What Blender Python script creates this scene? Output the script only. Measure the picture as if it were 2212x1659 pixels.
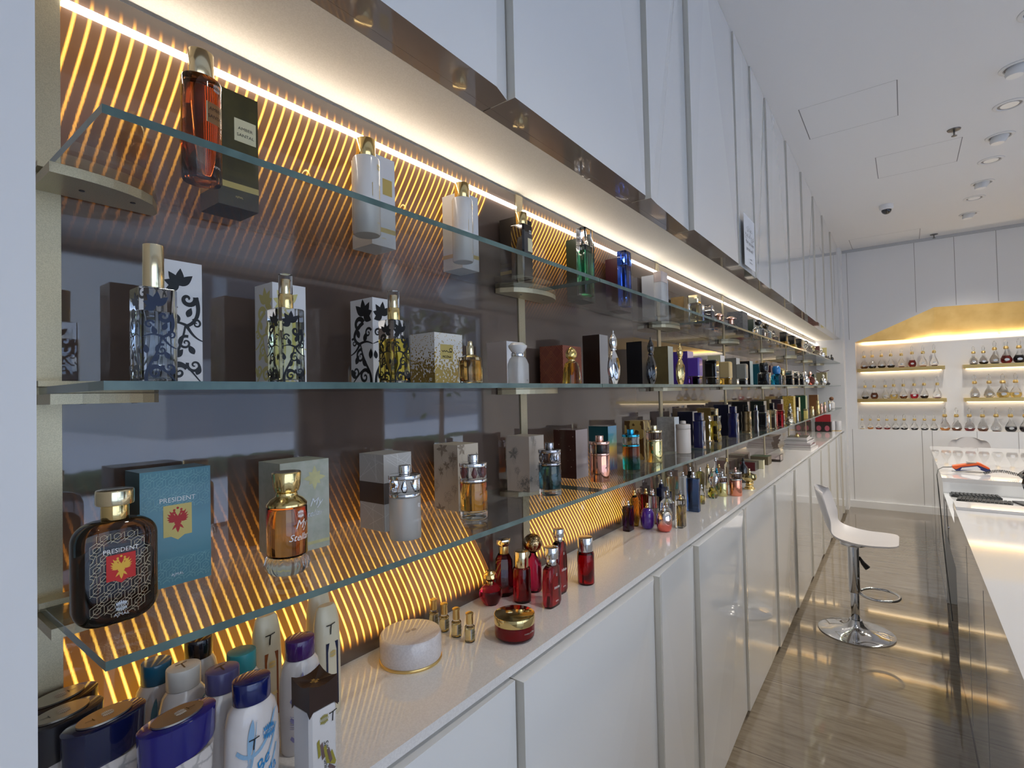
import bpy, math, random
from mathutils import Vector, Matrix
PI = math.pi
random.seed(7)
C = bpy.context.scene.collection
for o in list(bpy.data.objects): bpy.data.objects.remove(o)
# ---------------------------------------------------------------- camera
W_, H_ = 2212, 1659
FPX = 1126.66
yaw, pit, rol = math.radians(37.0), math.radians(1.139), math.radians(1.274)
F = Vector((math.cos(pit)*math.cos(yaw), math.cos(pit)*math.sin(yaw), math.sin(pit)))
RT = Vector((math.sin(yaw), -math.cos(yaw), 0)); DN = F.cross(RT)
cr, sr = math.cos(rol), math.sin(rol)
R0 = RT*cr + DN*sr; R1 = DN*cr - RT*sr
CAM = Vector((0, -.95, 1.607))
cd = bpy.data.cameras.new('camera'); cam = bpy.data.objects.new('camera', cd); C.objects.link(cam)
M = Matrix((R0, -R1, -F)).transposed().to_4x4(); M.translation = CAM
cam.matrix_world = M
cd.sensor_width = 36; cd.lens = FPX/W_*36; cd.clip_start = .02
bpy.context.scene.camera = cam
def ray(u, v): return R0*((u-W_/2)/FPX) + R1*((v-H_/2)/FPX) + F
def hit(u, v, ax, val):
    d = ray(u, v); t = (val-CAM[ax])/d[ax]; return CAM + d*t
# ---------------------------------------------------------------- world, sun, large lights, exposure
w = bpy.data.worlds.new('world'); bpy.context.scene.world = w; w.use_nodes = True
nt = w.node_tree; bg = nt.nodes['Background']
tc = nt.nodes.new('ShaderNodeTexCoord'); sx = nt.nodes.new('ShaderNodeSeparateXYZ'); rp = nt.nodes.new('ShaderNodeValToRGB')
nt.links.new(tc.outputs['Generated'], sx.inputs[0]); nt.links.new(sx.outputs['Z'], rp.inputs[0]); nt.links.new(rp.outputs[0], bg.inputs[0])
rp.color_ramp.elements[0].position = 0; rp.color_ramp.elements[0].color = (.92, .93, 1, 1)
rp.color_ramp.elements[1].position = .6; rp.color_ramp.elements[1].color = (.42, .62, .98, 1)
bg.inputs[1].default_value = 2.5
def lamp(name, kind, loc, energy, color=(1, 1, 1), rot=(0, 0, 0), **k):
    l = bpy.data.lights.new(name, kind); l.energy = energy; l.color = color
    for a, b in k.items(): setattr(l, a, b)
    o = bpy.data.objects.new(name, l); C.objects.link(o); o.location = loc; o.rotation_euler = rot
    return o
lamp('sun', 'SUN', (0, -20, 20), 6, (1, .95, .88), (math.radians(48), 0, math.radians(250)), angle=.01)
for (x0, x1) in ((-1.9, 3.0), (4.2, 6.1)):   # sky portals filling the shop window openings
    p = lamp('window_portal', 'AREA', ((x0+x1)/2, -4.25, 1.45), 1, (1, 1, 1), (PI/2, 0, PI), shape='RECTANGLE', size=x1-x0, size_y=2.8)
    p.data.cycles.is_portal = True
vs = bpy.context.scene.view_settings
vs.view_transform = 'Standard'; vs.look = 'None'; vs.exposure = 0.0; vs.gamma = 1; vs.use_curve_mapping = False
# ---------------------------------------------------------------- materials
_m = {}
def mat(name, col=(.8, .8, .8), rough=.5, metal=0, trans=0, ior=1.45, emit=0, ecol=None, coat=0, spec=.5, alpha=1):
    if name in _m: return _m[name]
    m = bpy.data.materials.new(name); m.use_nodes = True; b = m.node_tree.nodes['Principled BSDF']
    b.inputs['Base Color'].default_value = (*col, 1); b.inputs['Roughness'].default_value = rough
    b.inputs['Metallic'].default_value = metal; b.inputs['Transmission Weight'].default_value = trans
    b.inputs['IOR'].default_value = ior; b.inputs['Specular IOR Level'].default_value = spec
    if coat: b.inputs['Coat Weight'].default_value = coat; b.inputs['Coat Roughness'].default_value = .03
    if emit: b.inputs['Emission Strength'].default_value = emit; b.inputs['Emission Color'].default_value = (*(ecol or col), 1)
    _m[name] = m; return m
class X:      # tiny expression builder for math nodes
    def __init__(s, nt): s.nt = nt
    def m(s, op, *a):
        n = s.nt.nodes.new('ShaderNodeMath'); n.operation = op
        for i, v in enumerate(a):
            if isinstance(v, (int, float)): n.inputs[i].default_value = v
            else: s.nt.links.new(v, n.inputs[i])
        return n.outputs[0]
    def ramp(s, v, a, b, c=0., d=1.):
        n = s.nt.nodes.new('ShaderNodeMapRange'); n.interpolation_type = 'SMOOTHSTEP'
        s.nt.links.new(v, n.inputs[0])
        for i, q in enumerate((a, b, c, d)): n.inputs[1+i].default_value = q
        return n.outputs[0]
    def node(s, t, **k):
        n = s.nt.nodes.new(t)
        for a, b in k.items(): setattr(n, a, b)
        return n
def bsdf(m): return m.node_tree.nodes['Principled BSDF']
def colramp(m, fac, stops, sock='Base Color'):
    nt = m.node_tree; r = nt.nodes.new('ShaderNodeValToRGB'); e = r.color_ramp.elements
    while len(e) < len(stops): e.new(.5)
    for el, (p, c) in zip(e, stops): el.position = p; el.color = (*c, 1)
    nt.links.new(fac, r.inputs[0]); nt.links.new(r.outputs[0], bsdf(m).inputs[sock]); return r
def objco(m, scale=(1, 1, 1)):
    nt = m.node_tree; t = nt.nodes.new('ShaderNodeTexCoord'); mp = nt.nodes.new('ShaderNodeMapping')
    mp.inputs['Scale'].default_value = scale; nt.links.new(t.outputs['Object'], mp.inputs[0]); return mp.outputs[0]
def noisemat(name, c1, c2, scale, rough=.5, coat=0, detail=3, lo=.4, hi=.6, metal=0, kind='ShaderNodeTexNoise', out='Fac', sc=(1, 1, 1), **k):
    if name in _m: return _m[name]
    m = mat(name, c1, rough, metal, coat=coat); nt = m.node_tree; n = nt.nodes.new(kind)
    n.inputs['Scale'].default_value = scale
    if 'Detail' in n.inputs: n.inputs['Detail'].default_value = detail
    for a, b in k.items(): n.inputs[a].default_value = b
    nt.links.new(objco(m, sc), n.inputs['Vector']); colramp(m, n.outputs[out], [(lo, c1), (hi, c2)])
    return m
WHITE = mat('white_paint', (.78, .78, .79), .45)
CEIL = mat('ceiling_paint', (.74, .74, .75), .8)
LACQ = mat('glossy_white_lacquer', (.76, .77, .78), .12, coat=1)
LACE = mat('beige_door_edge', (.66, .62, .54), .3)
TAUPE = mat('taupe_gloss', (.25, .21, .18), .06, coat=.5)
SOFF = noisemat('cream_soffit', (.78, .74, .66), (.72, .68, .60), 400, .6)
BRASS = noisemat('champagne_metal', (.62, .55, .38), (.52, .46, .32), 900, .42, metal=.75)
GOLD = mat('polished_gold', (.95, .72, .32), .12, 1)
PGOLD = mat('pale_gold', (.93, .80, .52), .14, 1)
DGOLD = mat('brushed_gold', (.85, .62, .25), .3, 1)
SILVER = mat('polished_silver', (.85, .85, .86), .1, 1)
CHROME = mat('chrome', (.62, .62, .63), .06, 1)
ROSE = mat('rose_gold', (.93, .58, .46), .12, 1)
BLACK = mat('black_plastic', (.012, .012, .014), .25)
BLACKG = mat('black_gloss', (.008, .008, .01), .05, coat=1)
GLASS = mat('clear_glass', (1, 1, 1), .01, trans=1, ior=1.48)
FROST = mat('frosted_glass', (.9, .9, .9), .35, trans=.7, ior=1.4)
QUARTZ = noisemat('white_quartz', (.75, .73, .72), (.69, .67, .66), 300, .08, coat=.3)
INK = mat('black_ink', (.01, .01, .012), .3)
GINK = mat('gold_ink', (.80, .62, .22), .3, .8)
WINK = mat('white_ink', (.85, .85, .85), .4)
BINK = mat('blue_ink', (.02, .22, .50), .4)
PINK_ = mat('violet_ink', (.14, .10, .42), .4)
SINK = mat('silver_ink', (.7, .7, .7), .25, .7)
def tint(name, c, rough=.02, ior=1.4): return mat(name, c, rough, trans=1, ior=ior)
def plastic(name, c, rough=.3, coat=0): return mat(name, c, rough, coat=coat)
def metal(name, c, rough=.15): return mat(name, c, rough, 1)
# floor: polished travertine slabs with dark joints
FLOOR = mat('polished_travertine', (.42, .36, .30), .05, coat=.3); nt = FLOOR.node_tree; x = X(nt)
g = x.node('ShaderNodeNewGeometry'); s = x.node('ShaderNodeSeparateXYZ'); nt.links.new(g.outputs['Position'], s.inputs[0])
wv = x.node('ShaderNodeTexNoise'); wv.inputs['Scale'].default_value = 3; wv.inputs['Detail'].default_value = 9; wv.inputs['Roughness'].default_value = .7
mp = x.node('ShaderNodeMapping'); mp.inputs['Scale'].default_value = (14, 1.3, 1); mp.inputs['Rotation'].default_value = (0, 0, .12)
nt.links.new(g.outputs['Position'], mp.inputs[0]); nt.links.new(mp.outputs[0], wv.inputs['Vector'])
fx = x.m('FRACT', x.m('DIVIDE', x.m('ADD', s.outputs['X'], 6.75-3.155), .675))
j1 = x.m('LESS_THAN', fx, .0055)
fy = x.m('FRACT', x.m('DIVIDE', x.m('ADD', s.outputs['Y'], 40.3), 1.35))
j = x.m('MAXIMUM', j1, x.m('LESS_THAN', fy, .0025))
r = colramp(FLOOR, wv.outputs['Fac'], [(.25, (.12, .095, .065)), (.5, (.205, .17, .128)), (.75, (.27, .23, .18))])
mx = x.node('ShaderNodeMix', data_type='RGBA'); nt.links.new(j, mx.inputs[0]); nt.links.new(r.outputs[0], mx.inputs[6])
mx.inputs[7].default_value = (.07, .055, .045, 1); nt.links.new(mx.outputs[2], bsdf(FLOOR).inputs['Base Color'])
# shelf glass: clear slab that lets light through, green cut edge
SHG = bpy.data.materials.new('shelf_glass'); SHG.use_nodes = True; nt = SHG.node_tree; nt.nodes.clear(); x = X(nt)
tr = x.node('ShaderNodeBsdfTransparent'); tr.inputs[0].default_value = (.95, .975, .97, 1)
gl = x.node('ShaderNodeBsdfGlossy'); gl.inputs['Roughness'].default_value = .015; fr = x.node('ShaderNodeFresnel'); ge = x.node('ShaderNodeNewGeometry')
nt.links.new(x.m('ADD', 1.5, x.m('MULTIPLY', ge.outputs['Backfacing'], 1/1.5-1.5)), fr.inputs[0])
mi = x.node('ShaderNodeMixShader'); ou = x.node('ShaderNodeOutputMaterial')
ff = x.m('MINIMUM', fr.outputs[0], .75)
nt.links.new(ff, mi.inputs[0]); nt.links.new(tr.outputs[0], mi.inputs[1]); nt.links.new(gl.outputs[0], mi.inputs[2]); nt.links.new(mi.outputs[0], ou.inputs[0])
EDGE = noisemat('green_glass_edge', (.075, .13, .125), (.11, .18, .17), 18, .18, coat=.4)
# back panel: brown tinted gloss with smeared streaks of hidden LEDs painted in as emission
def panel_mat(name, top, bot):
    m = mat(name, (.10, .072, .06), .03, ior=1.9); nt = m.node_tree; x = X(nt)
    g = x.node('ShaderNodeNewGeometry'); s = x.node('ShaderNodeSeparateXYZ'); nt.links.new(g.outputs['Position'], s.inputs[0])
    Xc, Z = s.outputs['X'], s.outputs['Z']
    ns = x.node('ShaderNodeTexNoise'); ns.inputs['Scale'].default_value = 1; ns.inputs['Detail'].default_value = 1
    mp = x.node('ShaderNodeMapping'); mp.inputs['Scale'].default_value = (650, 1, 130); nt.links.new(g.outputs['Position'], mp.inputs[0]); nt.links.new(mp.outputs[0], ns.inputs['Vector'])
    jit = x.m('SUBTRACT', ns.outputs['Fac'], .5)
    rib = x.m('ADD', .78, x.m('MULTIPLY', .22, x.m('SINE', x.m('MULTIPLY', Xc, 2*PI/.0016))))
    tot = None; glow = None
    for (d, rng, k, reach) in ((x.m('SUBTRACT', 2.213, Z), top, 1.0, .42), (x.m('SUBTRACT', Z, 1.075), bot, 1.2, .46)):
        gg = x.m('SUBTRACT', x.m('SQRT', x.m('ADD', x.m('MULTIPLY', d, d), .0016)), .04)
        x0 = x.m('DIVIDE', x.m('ADD', Xc, x.m('MULTIPLY', .12, gg)), x.m('SUBTRACT', 1, x.m('MULTIPLY', .46, gg)))
        amp = x.ramp(d, .08, .35, 0, .009)
        xj = x.m('ADD', x0, x.m('MULTIPLY', jit, amp))
        ph = x.m('ABSOLUTE', x.m('SUBTRACT', x.m('FRACT', x.m('DIVIDE', xj, .018)), .5))
        line = x.ramp(ph, .03, .20, 1, 0)
        wide = x.ramp(d, -.002, .03, 0, 1)
        fade = x.m('MULTIPLY', wide, x.m('POWER', x.ramp(d, .05, reach, 1, 0), 1.6))
        if rng is None: continue
        msk = x.m('MULTIPLY', x.ramp(x0, rng[0]-.004, rng[0]+.004, 0, 1), x.ramp(x0, rng[1]-rng[2], rng[1]+.004, 1, 0))
        f = x.m('MULTIPLY', fade, msk)
        e = x.m('MULTIPLY', x.m('MULTIPLY', line, f), k)
        gw = x.m('MULTIPLY', f, .13*k if rng is top else .16*k)
        tot = e if tot is None else x.m('ADD', tot, e); glow = gw if glow is None else x.m('ADD', glow, gw)
    if tot is None: return m
    E = x.m('MULTIPLY', x.m('ADD', tot, glow), rib)
    r = colramp(m, x.m('MINIMUM', E, 1), [(0, (.55, .17, .015)), (.35, (.95, .38, .04)), (1, (1, .66, .11))], 'Emission Color')
    nt.links.new(x.m('MULTIPLY', E, 2.3), bsdf(m).inputs['Emission Strength'])
    return m
# ---------------------------------------------------------------- mesh helpers
class Art:        # flat polygons in (u, v), placed later on a surface
    def __init__(s, box=None): s.p = []; s.box = box
    def poly(s, pts, k=0):
        if s.box:
            a, b, c, d = s.box; pts = [(min(max(p[0], a), b), min(max(p[1], c), d)) for p in pts]
            ar = sum(pts[i-1][0]*pts[i][1]-pts[i][0]*pts[i-1][1] for i in range(len(pts)))
            if abs(ar) < 1e-9: return
        s.p.append((pts, k))
    def rect(s, a, b, c, d, k=0): s.poly([(a, c), (b, c), (b, d), (a, d)], k)
    def ribbon(s, pts, w0, w1=None, k=0):
        w1 = w0 if w1 is None else w1; n = len(pts)
        L = []; Rr = []
        for i, p in enumerate(pts):
            a = pts[max(i-1, 0)]; b = pts[min(i+1, n-1)]; dx, dy = b[0]-a[0], b[1]-a[1]; l = math.hypot(dx, dy) or 1
            w = (w0+(w1-w0)*i/(n-1))/2
            L.append((p[0]-dy/l*w, p[1]+dx/l*w)); Rr.append((p[0]+dy/l*w, p[1]-dx/l*w))
        for i in range(n-1): s.poly([L[i], Rr[i], Rr[i+1], L[i+1]], k)
    def spiral(s, cx, cy, r, a0, turns, w, k=0):
        s.ribbon([(cx+r*(1-t/26)**1.1*math.cos(a0+turns*2*PI*t/26), cy+r*(1-t/26)**1.1*math.sin(a0+turns*2*PI*t/26)) for t in range(25)], w, w*.35, k)
        return (cx+r*math.cos(a0), cy+r*math.sin(a0))
    def leaf(s, x, y, l, a, w, k=0):
        pts = []
        for t in range(9): f = t/8; pts.append((f*l, w*math.sin(PI*f**.8)))
        for t in range(7, 0, -1): f = t/8; pts.append((f*l, -w*math.sin(PI*f**.8)))
        s.poly([(x+p*math.cos(a)-q*math.sin(a), y+p*math.sin(a)+q*math.cos(a)) for p, q in pts], k)
    def bez(s, p0, p1, p2, p3, w0, w1, k=0):
        s.ribbon([tuple((1-t)**3*p0[i]+3*t*(1-t)**2*p1[i]+3*t*t*(1-t)*p2[i]+t**3*p3[i] for i in (0, 1)) for t in [j/14 for j in range(15)]], w0, w1, k)
    def disc(s, cx, cy, r, ry=None, k=0, n=24): ry = ry or r; s.poly([(cx+r*math.cos(2*PI*i/n), cy+ry*math.sin(2*PI*i/n)) for i in range(n)], k)
    def ring(s, cx, cy, r, w, k=0, n=24, ry=None): ry = ry or r; s.ribbon([(cx+r*math.cos(2*PI*i/n), cy+ry*math.sin(2*PI*i/n)) for i in range(n+1)], w, k=k)
def scrolls(w, h, k=0, mir=False):
    a = Art((-w/2, w/2, 0, h)); q = w
    def X_(u): return (-u if mir else u)*w
    fx, fy = X_(-.1), h*.80
    for an, l in ((2.85, .40), (2.2, .46), (1.5, .50), (.75, .48), (3.55, .38)):
        a.leaf(fx, fy, l*q, (PI-an) if mir else an, .115*q, k)
    e = a.spiral(X_(.12), h*.70, .22*q, PI*.1, -1.2 if not mir else 1.2, .15*q, k)
    a.bez(e, (X_(.45), h*.62), (X_(.4), h*.52), (X_(.1), h*.48), .12*q, .09*q, k)
    a.bez((X_(.1), h*.48), (X_(-.2), h*.52), (X_(-.3), h*.5), (X_(-.5), h*.47), .08*q, .02*q, k)
    a.bez((X_(.08), h*.48), (X_(.2), h*.42), (X_(.3), h*.38), (X_(.5), h*.36), .09*q, .03*q, k)
    a.spiral(X_(.05), h*.34, .20*q, 1.2, 1.6, .085*q, k); a.spiral(X_(.34), h*.50, .14*q, 2.4, -1.4, .07*q, k)
    a.spiral(X_(-.3), h*.60, .15*q, .4, 1.4, .075*q, k)
    a.bez((X_(-.4), 0), (X_(-.45), h*.2), (X_(-.1), h*.2), (X_(.05), h*.48), .11*q, .05*q, k)
    for u, v, an in ((-.12, .5, 1.9), (.1, .55, 1.2), (-.38, .3, 1.7), (-.2, .22, .9), (.28, .25, 2.1), (.33, .08, 1.2)):
        a.leaf(X_(u), h*v, .30*q, (PI-an) if mir else an, .085*q, k)
    a.spiral(X_(.28), h*.16, .2*q, 2.8, 1.5, .09*q, k); a.spiral(X_(-.12), h*.10, .22*q, .5, 1.5, .11*q, k)
    a.bez((X_(-.3), h*.16), (X_(0), h*.22), (X_(.2), h*.1), (X_(.45), h*.02), .09*q, .03*q, k)
    return a
def hexes(w, h, r, k=0, y0=0, lw=.0006, skip=None):
    a = Art((-w/2, w/2, y0, y0+h)); dy = r*1.5; dx = r*math.sqrt(3)
    for i in range(int(h/dy)+2):
        for jx in range(int(w/dx)+2):
            cx = -w/2+jx*dx+(dx/2 if i % 2 else 0); cy = y0+i*dy
            if skip and skip(cx, cy): continue
            for rr in (r, r*.5):
                P = [(cx+rr*math.sin(PI/3*q), cy+rr*math.cos(PI/3*q)) for q in range(7)]
                a.ribbon(P, lw, k=k)
            a.ribbon([(cx-dx/2, cy-r*.85), (cx+dx/2, cy+r*.85)], lw, k=k)
    return a
def emblem(cx, cy, s, k=0):       # feathered crown over and under a name band
    a = Art()
    for sg in (1, -1):
        for i in range(7):
            t = (i-3)/3; l = s*(.42-.07*abs(t)*2)
            a.leaf(cx+t*s*.30, cy+sg*s*.10, l, sg*(PI/2-t*.35), s*.05, k)
        a.ribbon([(cx-.42*s, cy+sg*.10*s), (cx+.42*s, cy+sg*.10*s)], .03*s, k=k)
    a.ribbon([(cx-.42*s, cy+.1*s), (cx-.42*s, cy-.1*s)], .03*s, k=k); a.ribbon([(cx+.42*s, cy+.1*s), (cx+.42*s, cy-.1*s)], .03*s, k=k)
    for i in range(5): a.rect(cx+(-.30+i*.13)*s, cx+(-.22+i*.13)*s, cy-.035*s, cy+.035*s, k)
    return a
def eagle(cx, cy, s, k=0):        # two-headed bird crest
    a = Art()
    for sg in (1, -1):
        for i in range(5): a.leaf(cx+sg*.06*s, cy+.02*s, s*(.52-.05*i), (PI/2-sg*(.55+.28*i)), s*.06, k)
        a.leaf(cx, cy+.05*s, .34*s, PI/2-sg*.35, .05*s, k); a.disc(cx+sg*.14*s, cy+.36*s, .06*s, k=k); a.leaf(cx+sg*.16*s, cy+.36*s, .14*s, 0 if sg > 0 else PI, .03*s, k)
        a.leaf(cx, cy-.1*s, .36*s, -PI/2+sg*.7, .05*s, k)
    a.leaf(cx, cy-.1*s, .42*s, -PI/2, .08*s, k); a.poly([(cx-.12*s, cy+.15*s), (cx+.12*s, cy+.15*s), (cx+.14*s, cy-.1*s), (cx, cy-.24*s), (cx-.14*s, cy-.1*s)], k)
    for dx, dy in ((-.14, .47), (.14, .47), (0, .55)): a.disc(cx+dx*s, cy+dy*s, .05*s, k=k)
    return a
class MB:
    def __init__(s): s.v = []; s.f = []; s.mi = []; s.sm = []
    def add(s, vs, fs, mi=0, sm=False):
        n = len(s.v); s.v += [tuple(p) for p in vs]
        for f in fs: s.f.append([n+i for i in f]); s.mi.append(mi); s.sm.append(sm)
        return s
    def box(s, x0, x1, y0, y1, z0, z1, mi=0, mis=None):
        vs = [(x, y, z) for x in (x0, x1) for y in (y0, y1) for z in (z0, z1)]
        fs = [[0, 1, 3, 2], [4, 6, 7, 5], [0, 4, 5, 1], [2, 3, 7, 6], [0, 2, 6, 4], [1, 5, 7, 3]]   # -x +x -y +y -z +z
        n = len(s.v); s.v += vs
        for i, f in enumerate(fs): s.f.append([n+q for q in f]); s.mi.append(mis[i] if mis else mi); s.sm.append(False)
        return s
    def loft(s, prof, n=2, N=32, mi=0, cx=0, cy=0, cap=True, fl=None):
        vs = []; fs = []
        for p in prof:
            hx, hy, z = p[:3]; ox, oy = (p[3], p[4]) if len(p) > 3 else (0, 0)
            for i in range(N):
                t = 2*PI*(i+.5)/N; c, d = math.cos(t), math.sin(t)
                if n >= 8:      # near-square footprint: even corners
                    k = max(abs(c), abs(d)); c, d = c/k, d/k
                    m_ = 1-(.06 if n < 12 else .012)*(min(abs(c), abs(d))**(10 if n < 12 else 30)); c *= m_; d *= m_
                elif n != 2: c = math.copysign(abs(c)**(2/n), c); d = math.copysign(abs(d)**(2/n), d)
                r = fl(t, z) if fl else 1
                vs.append((cx+ox+hx*c*r, cy+oy+hy*d*r, z))
        for j in range(len(prof)-1):
            for i in range(N): a = j*N+i; b = j*N+(i+1) % N; fs.append([a, b, b+N, a+N])
        if cap: fs.append(list(range(N-1, -1, -1))); fs.append([(len(prof)-1)*N+i for i in range(N)])
        return s.add(vs, fs, mi, True)
    def tube(s, pts, r, N=8, mi=0, closed=False):
        pts = [Vector(p) for p in pts]; vs = []; fs = []; n = len(pts); up = Vector((0, 0, 1))
        for i, p in enumerate(pts):
            a = pts[i-1] if (i or closed) else p; b = pts[(i+1) % n] if (i < n-1 or closed) else p
            d = (b-a).normalized(); u = d.cross(up)
            if u.length < 1e-3: u = d.cross(Vector((1, 0, 0)))
            u.normalize(); w2 = d.cross(u); rr = r[i] if isinstance(r, (list, tuple)) else r
            for q in range(N): t = 2*PI*q/N; vs.append(p+u*(math.cos(t)*rr)+w2*(math.sin(t)*rr))
        for i in range(n if closed else n-1):
            for q in range(N): fs.append([i*N+q, i*N+(q+1) % N, ((i+1) % n)*N+(q+1) % N, ((i+1) % n)*N+q])
        if not closed: fs.append(list(range(N-1, -1, -1))); fs.append([(n-1)*N+q for q in range(N)])
        return s.add(vs, fs, mi, True)
    def art(s, a, fn, mi=1, ks=None):
        for i, (pts, k) in enumerate(a.p):      # each print layer sits a hair above the one before
            cu = sum(p[0] for p in pts)/len(pts); cv = sum(p[1] for p in pts)/len(pts); o = Vector(fn(cu, cv)); e = 1e-3
            nn = (Vector(fn(cu+e, cv))-o).cross(Vector(fn(cu, cv+e))-o).normalized()*(2e-6*(i % 97)+1.5e-4*k)
            s.add([Vector(fn(*p))+nn for p in pts], [list(range(len(pts)))], mi if ks is None else ks[k])
        return s
    def build(s, name, mats, parent=None, loc=None, rot=0):
        me = bpy.data.meshes.new(name); me.from_pydata(s.v, [], s.f)
        for m in (mats if isinstance(mats, (list, tuple)) else [mats]): me.materials.append(m)
        me.polygons.foreach_set('material_index', s.mi); me.polygons.foreach_set('use_smooth', s.sm)
        if any(s.sm): me.set_sharp_from_angle(angle=math.radians(38))
        me.update(); o = bpy.data.objects.new(name, me); C.objects.link(o); o.parent = parent
        if loc is not None: o.location = loc
        o.rotation_euler.z = rot
        return o
def tag(o, label=None, cat=None, group=None, kind=None):
    if label: o['label'] = label
    if cat: o['category'] = cat
    if group: o['group'] = group
    if kind: o['kind'] = kind
    return o
def thing(name, label, cat, loc, rot=0, group=None):
    o = bpy.data.objects.new(name, None); C.objects.link(o); o.location = loc; o.rotation_euler.z = rot; o.empty_display_size = .02
    return tag(o, label, cat, group)
def struct(name, mb, mats): return tag(mb.build(name, mats), kind='structure')
def dup(o, loc, label=None, group=None, rot=None):
    r = o.copy(); C.objects.link(r); r.location = loc
    if rot is not None: r.rotation_euler.z = rot
    if label: r['label'] = label
    if group: r['group'] = group
    for ch in o.children:
        c = ch.copy(); C.objects.link(c); c.parent = r
        for g in ch.children: d = g.copy(); C.objects.link(d); d.parent = c
    return r
def front(y, z=0, x=0): return lambda u, v: (x+u, y-.0003, z+v)
def side(xx, z=0, y=0): return lambda u, v: (xx-.0003, y-u, z+v)      # u to the right seen from -x
def bend(r, z=0, a0=0, ry=None): return lambda u, v: ((r+.0004)*math.sin(u/r+a0), -((ry or r)+.0004)*math.cos(u/r+a0), z+v)
def top(z, rot=0): return lambda u, v: (u*math.cos(rot)-v*math.sin(rot), u*math.sin(rot)+v*math.cos(rot), z+.0003)
_tx = {}
def text(parent, s, size, m, fn, shear=0, align='CENTER', sx=1, name='printed_text', sp=1):
    key = (s, shear, align, sp)
    if key not in _tx:
        cu = bpy.data.curves.new('t', 'FONT'); cu.body = s; cu.size = 1; cu.shear = shear; cu.align_x = align; cu.resolution_u = 3; cu.space_character = sp
        o = bpy.data.objects.new('t', cu); C.objects.link(o); dg = bpy.context.evaluated_depsgraph_get()
        me = bpy.data.meshes.new_from_object(o.evaluated_get(dg)); _tx[key] = ([tuple(v.co) for v in me.vertices], [list(p.vertices) for p in me.polygons])
        bpy.data.objects.remove(o)
    vs, fs = _tx[key]; mb = MB()
    mb.add([fn(a*size*sx, b*size) for a, b, c in vs], fs, 0)
    return mb.build(name, m, parent)
def arty(parent, a, fn, m, name='printed_emblem'):
    return MB().art(a, fn, 0).build(name, m, parent)
# ---------------------------------------------------------------- shell
ZT, XF, YO = 3.45, 8.35, -4.2
struct('floor', MB().box(-2.6, 8.7, YO-.3, .15, -.05, 0), FLOOR)
mb = MB().box(-2.6, 8.7, YO-.3, .15, ZT, ZT+.1); struct('ceiling', mb, CEIL)
mb = MB().box(-2.6, XF, .012, .15, 0, ZT); struct('wall_left', mb, WHITE)
struct('wall_near_left', MB().box(-2.6, .122, -.30, .012, 0, ZT), WHITE)
struct('wall_back', MB().box(-2.6, -2.5, YO-.1, -.30, 0, ZT), WHITE)
# far wall with a lit niche and a folded gold hood
nz0, nz1, ny0, ny1 = 1.04, 2.2, -.43, -3.2
def xz(pts, x0, x1, mb, mi=0):
    n = len(pts); vs = [(x0, y, z) for y, z in pts]+[(x1, y, z) for y, z in pts]
    mb.add(vs, [list(range(n)), list(range(2*n-1, n-1, -1))]+[[i, i+n, (i+1) % n+n, (i+1) % n] for i in range(n)], mi)
mb = MB()
mb.box(XF, XF+.3, YO, .0, 0, nz0); mb.box(XF, XF+.3, ny0, .0, nz0, ZT); mb.box(XF+.15, XF+.3, YO, ny0, nz0, 2.62)
xz([(ny0, 2.2), (ny0, ZT), (-1.265, ZT), (-1.265, 2.575)], XF, XF+.3, mb); xz([(-1.265, 2.575), (-1.265, ZT), (YO, ZT), (YO, 2.50)], XF, XF+.3, mb)
mb.box(XF, XF+.15, YO, ny1, nz0, 2.5)
struct('wall_far', mb, WHITE)
mb = MB(); hg = noisemat('hammered_gold_leaf', (.86, .62, .26), (.78, .54, .21), 5, .42, metal=1)
mb.add([(XF, ny0, 2.2), (XF, -1.265, 2.575), (XF+.148, -1.265, 2.2), (XF+.148, ny0, 2.2)], [[0, 1, 2, 3]])
mb.add([(XF, -1.265, 2.575), (XF, ny1, 2.525), (XF+.148, ny1, 2.2), (XF+.148, -1.265, 2.2)], [[0, 1, 2, 3]])
mb.box(XF+.02, XF+.148, -1.868, -1.862, 2.2, 2.204)
tag(mb.build('gold_hood', hg), 'folded gold metal canopy above the lit niche on the far wall', 'canopy')
mb = MB()
for y in (-.366, -1.09, -1.477, -1.857): mb.box(XF-.0012, XF, y-.0025, y+.0025, 2.24 if y > -.4 else (2.53 if y > -1.2 else 2.58), ZT)
for y in (-.366, -1.10, -1.2, -1.62, -1.98): mb.box(XF-.0012, XF, y-.0025, y+.0025, .10, nz0)
struct('trim_1', mb, mat('joint_shadow_gap', (.30, .29, .28), .6))
struct('trim_2', MB().box(XF-.02, XF, YO, -.3, ZT-.035, ZT), mat('grey_cornice', (.50, .51, .53), .5))
struct('baseboard_far', MB().box(XF-.025, XF, YO, -.3, 0, .09), WHITE)
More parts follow.
